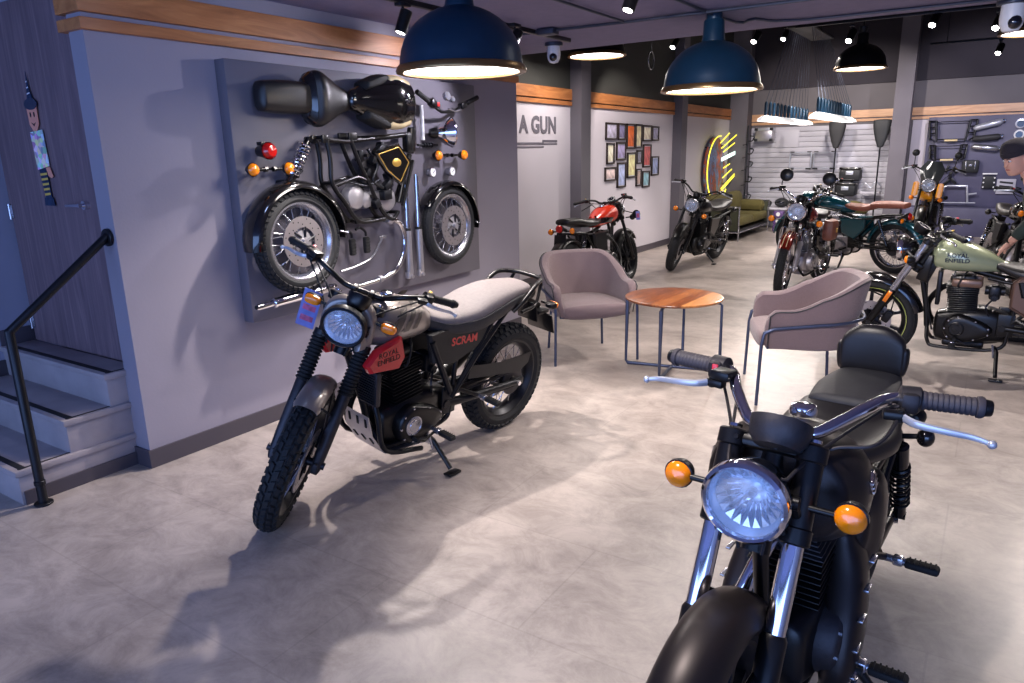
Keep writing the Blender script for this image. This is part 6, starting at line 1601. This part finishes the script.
# ------------------------------------------------------------------ lights
heads = [
 ('black track spotlight partly behind the nearest pendant lamp', (-2.98, 3.42, 2.455), (-3.3, 3.0, .9)),
 ('black track spotlight left of the first security camera', (-2.86, 4.42, 2.455), (-3.3, 3.2, 0)),
 ('black track spotlight at the top edge between the two blue pendant lamps', (-1.72, 3.80, 2.48), (-2.2, 2.9, 0))]
for lb, p, aim in heads: spot_head(lb, p, aim)
high = [('spotlight on the high track left of the second pendant lamp', (-4.07, 10.5, 3.20)), ('spotlight on the high track right of the second pendant lamp', (-2.79, 10.0, 3.10)),
 ('bright spotlight just above the black dome lamp by the back wall', (-1.58, 9.5, 2.94)), ('small spotlight seen through the cords of the lamp cluster', (-2.99, 12.3, 3.40)),
 ('spotlight just right of the grey pillar under the dark ceiling', (-.76, 9.5, 3.02)), ('upper spotlight near the right edge', (-.18, 9.5, 2.93)), ('lower spotlight near the right edge', (-.17, 12.3, 2.95))]
for lb, p in high: spot_head(lb, p, (p[0]-.25, p[1]-.9, p[2]-1.1), drop=.12, L=.16, r=.045)
for n_, y, z, x0, x1 in (('high', 9.5, 2.98, -2.2, -.1), ('rear', 12.3, 2.97, -1.0, 3.0)):
    b = MB('black_metal'); b.box(((x0+x1)/2, y, z), (x1-x0, .03, .03), r=.003)
    for x in (x0+.2, x1-.3 if x1 > 0 else x1-.1): b.tube([(x, y, z), (x, y, 4.1)], .006, n=6)
    tag(b.build('light_track'), 'black track carrying the '+('bright spotlights right of the lamp cluster' if n_ == 'high' else 'lower spotlight nearest the right edge'), 'light track')
b = MB('black_metal'); b.box((-3.4, 10.25, 3.22), (1.9, .03, .03), r=.003)
for x in (-4.2, -2.6): b.tube([(x, 10.25, 3.22), (x, 10.25, 4.1)], .006, n=6)
tag(b.build('light_track'), 'black track behind the second pendant lamp near the left wall', 'light track')
W_ = (1, .90, .84); VV = (.90, .86, 1.0)
def S_aim(p, q, pw, ang, color=W_, blend=.5, size=.03): spot_light(V(p), (V(q)-V(p)), pw, ang, color, blend, size)
S_aim((-2.93, 3.40, 2.27), (-2.25, 2.5, 0), 215, 104, blend=.45)            # key on the scrambler
S_aim((-2.70, 4.60, 2.30), (-3.62, 3.65, 1.45), 75, 95, VV)            # wash of the parts wall from the right
S_aim((-2.2, 2.2, 2.40), (-3.62, 2.4, 1.3), 24, 110, (.42, .56, 1.0), size=.15)  # added bluish spot without a fitting, cools the left of the feature wall
S_aim((-.9, 1.2, 2.35), (-.15, 2.8, .4), 150, 95, blend=.4)               # over the foreground bike
S_aim((-1.72, 3.80, 2.34), (-1.0, 3.2, 0), 75, 110, blend=.6, size=.08)
S_aim((-.6, 6.6, 3.0), (-1.4, 4.6, 0), 330, 80, blend=.5)
S_aim((-1.0, .4, 2.38), (-1.3, 8.0, .9), 420, 42, blend=.6)              # unseen spot added to brighten camera-facing sides
S_aim((-3.62, 9.0, 3.1), (-4.7, 10.4, 1.3), 150, 70)
S_aim((-4.0, 7.0, 3.1), (-4.72, 7.6, 1.2), 60, 80)
S_aim((-2.79, 10.0, 2.95), (-3.4, 7.8, 0), 300, 80)
S_aim((-1.58, 9.5, 2.75), (-1.5, 7.0, 0), 300, 90)
S_aim((-2.8, 12.0, 3.2), (-2.6, 10.0, 0), 380, 95)
S_aim((-3.2, 12.6, 2.95), (-3.1, 15.6, 1.5), 230, 80)
S_aim((-2.0, 12.6, 2.95), (-2.1, 15.6, 1.5), 210, 75)
S_aim((.2, 12.6, 2.95), (-.2, 15.6, 1.6), 260, 80, VV)
S_aim((1.0, 8.0, 3.1), (.2, 6.2, .3), 300, 80)
S_aim((-1.0, 13.4, 3.1), (-.8, 12.0, 0), 220, 90)
def area(p, q, w, h_, e, col):
    l = bpy.data.lights.new('daylight', 'AREA'); l.shape = 'RECTANGLE'; l.size = w; l.size_y = h_; l.energy = e; l.color = col
    o = bpy.data.objects.new('daylight', l); COL.objects.link(o); o.location = p; o.rotation_euler = (V(q)-V(p)).to_track_quat('-Z', 'Y').to_euler(); return o
area((-.4, -3.3, 1.3), (-.4, 3, 1.2), 8.6, 2.2, 250, (.27, .46, 1.0))     # cool daylight through the shop front
w = bpy.data.worlds.new('world'); SC.world = w; w.use_nodes = True
bg = w.node_tree.nodes['Background']; bg.inputs[0].default_value = (.40, .55, 1.0, 1); bg.inputs[1].default_value = .9
SC.view_settings.exposure = 0.04
# ------------------------------------------------------------------ camera
cam = bpy.data.cameras.new('camera'); co = bpy.data.objects.new('camera', cam); COL.objects.link(co)
YAW, PIT, ROL = radians(-33.62), radians(14.64), radians(-1.25)
cy, sy = cos(YAW), sin(YAW)
f_ = V((sy*cos(PIT), cy*cos(PIT), -sin(PIT))); r0_ = V((cy, -sy, 0)); u0_ = r0_.cross(f_)
r_ = r0_*cos(ROL)+u0_*sin(ROL); u_ = -r0_*sin(ROL)+u0_*cos(ROL)
Mx = Matrix(((r_.x, u_.x, -f_.x, 0), (r_.y, u_.y, -f_.y, 0), (r_.z, u_.z, -f_.z, 1.6), (0, 0, 0, 1)))
co.matrix_world = Mx
cam.sensor_width = 36; cam.lens = 718/1024*36; cam.clip_start = .02; cam.clip_end = 100
SC.camera = co
SC.view_settings.view_transform = 'Standard'; SC.view_settings.look = 'None'; SC.view_settings.gamma = 1; SC.view_settings.use_curve_mapping = False
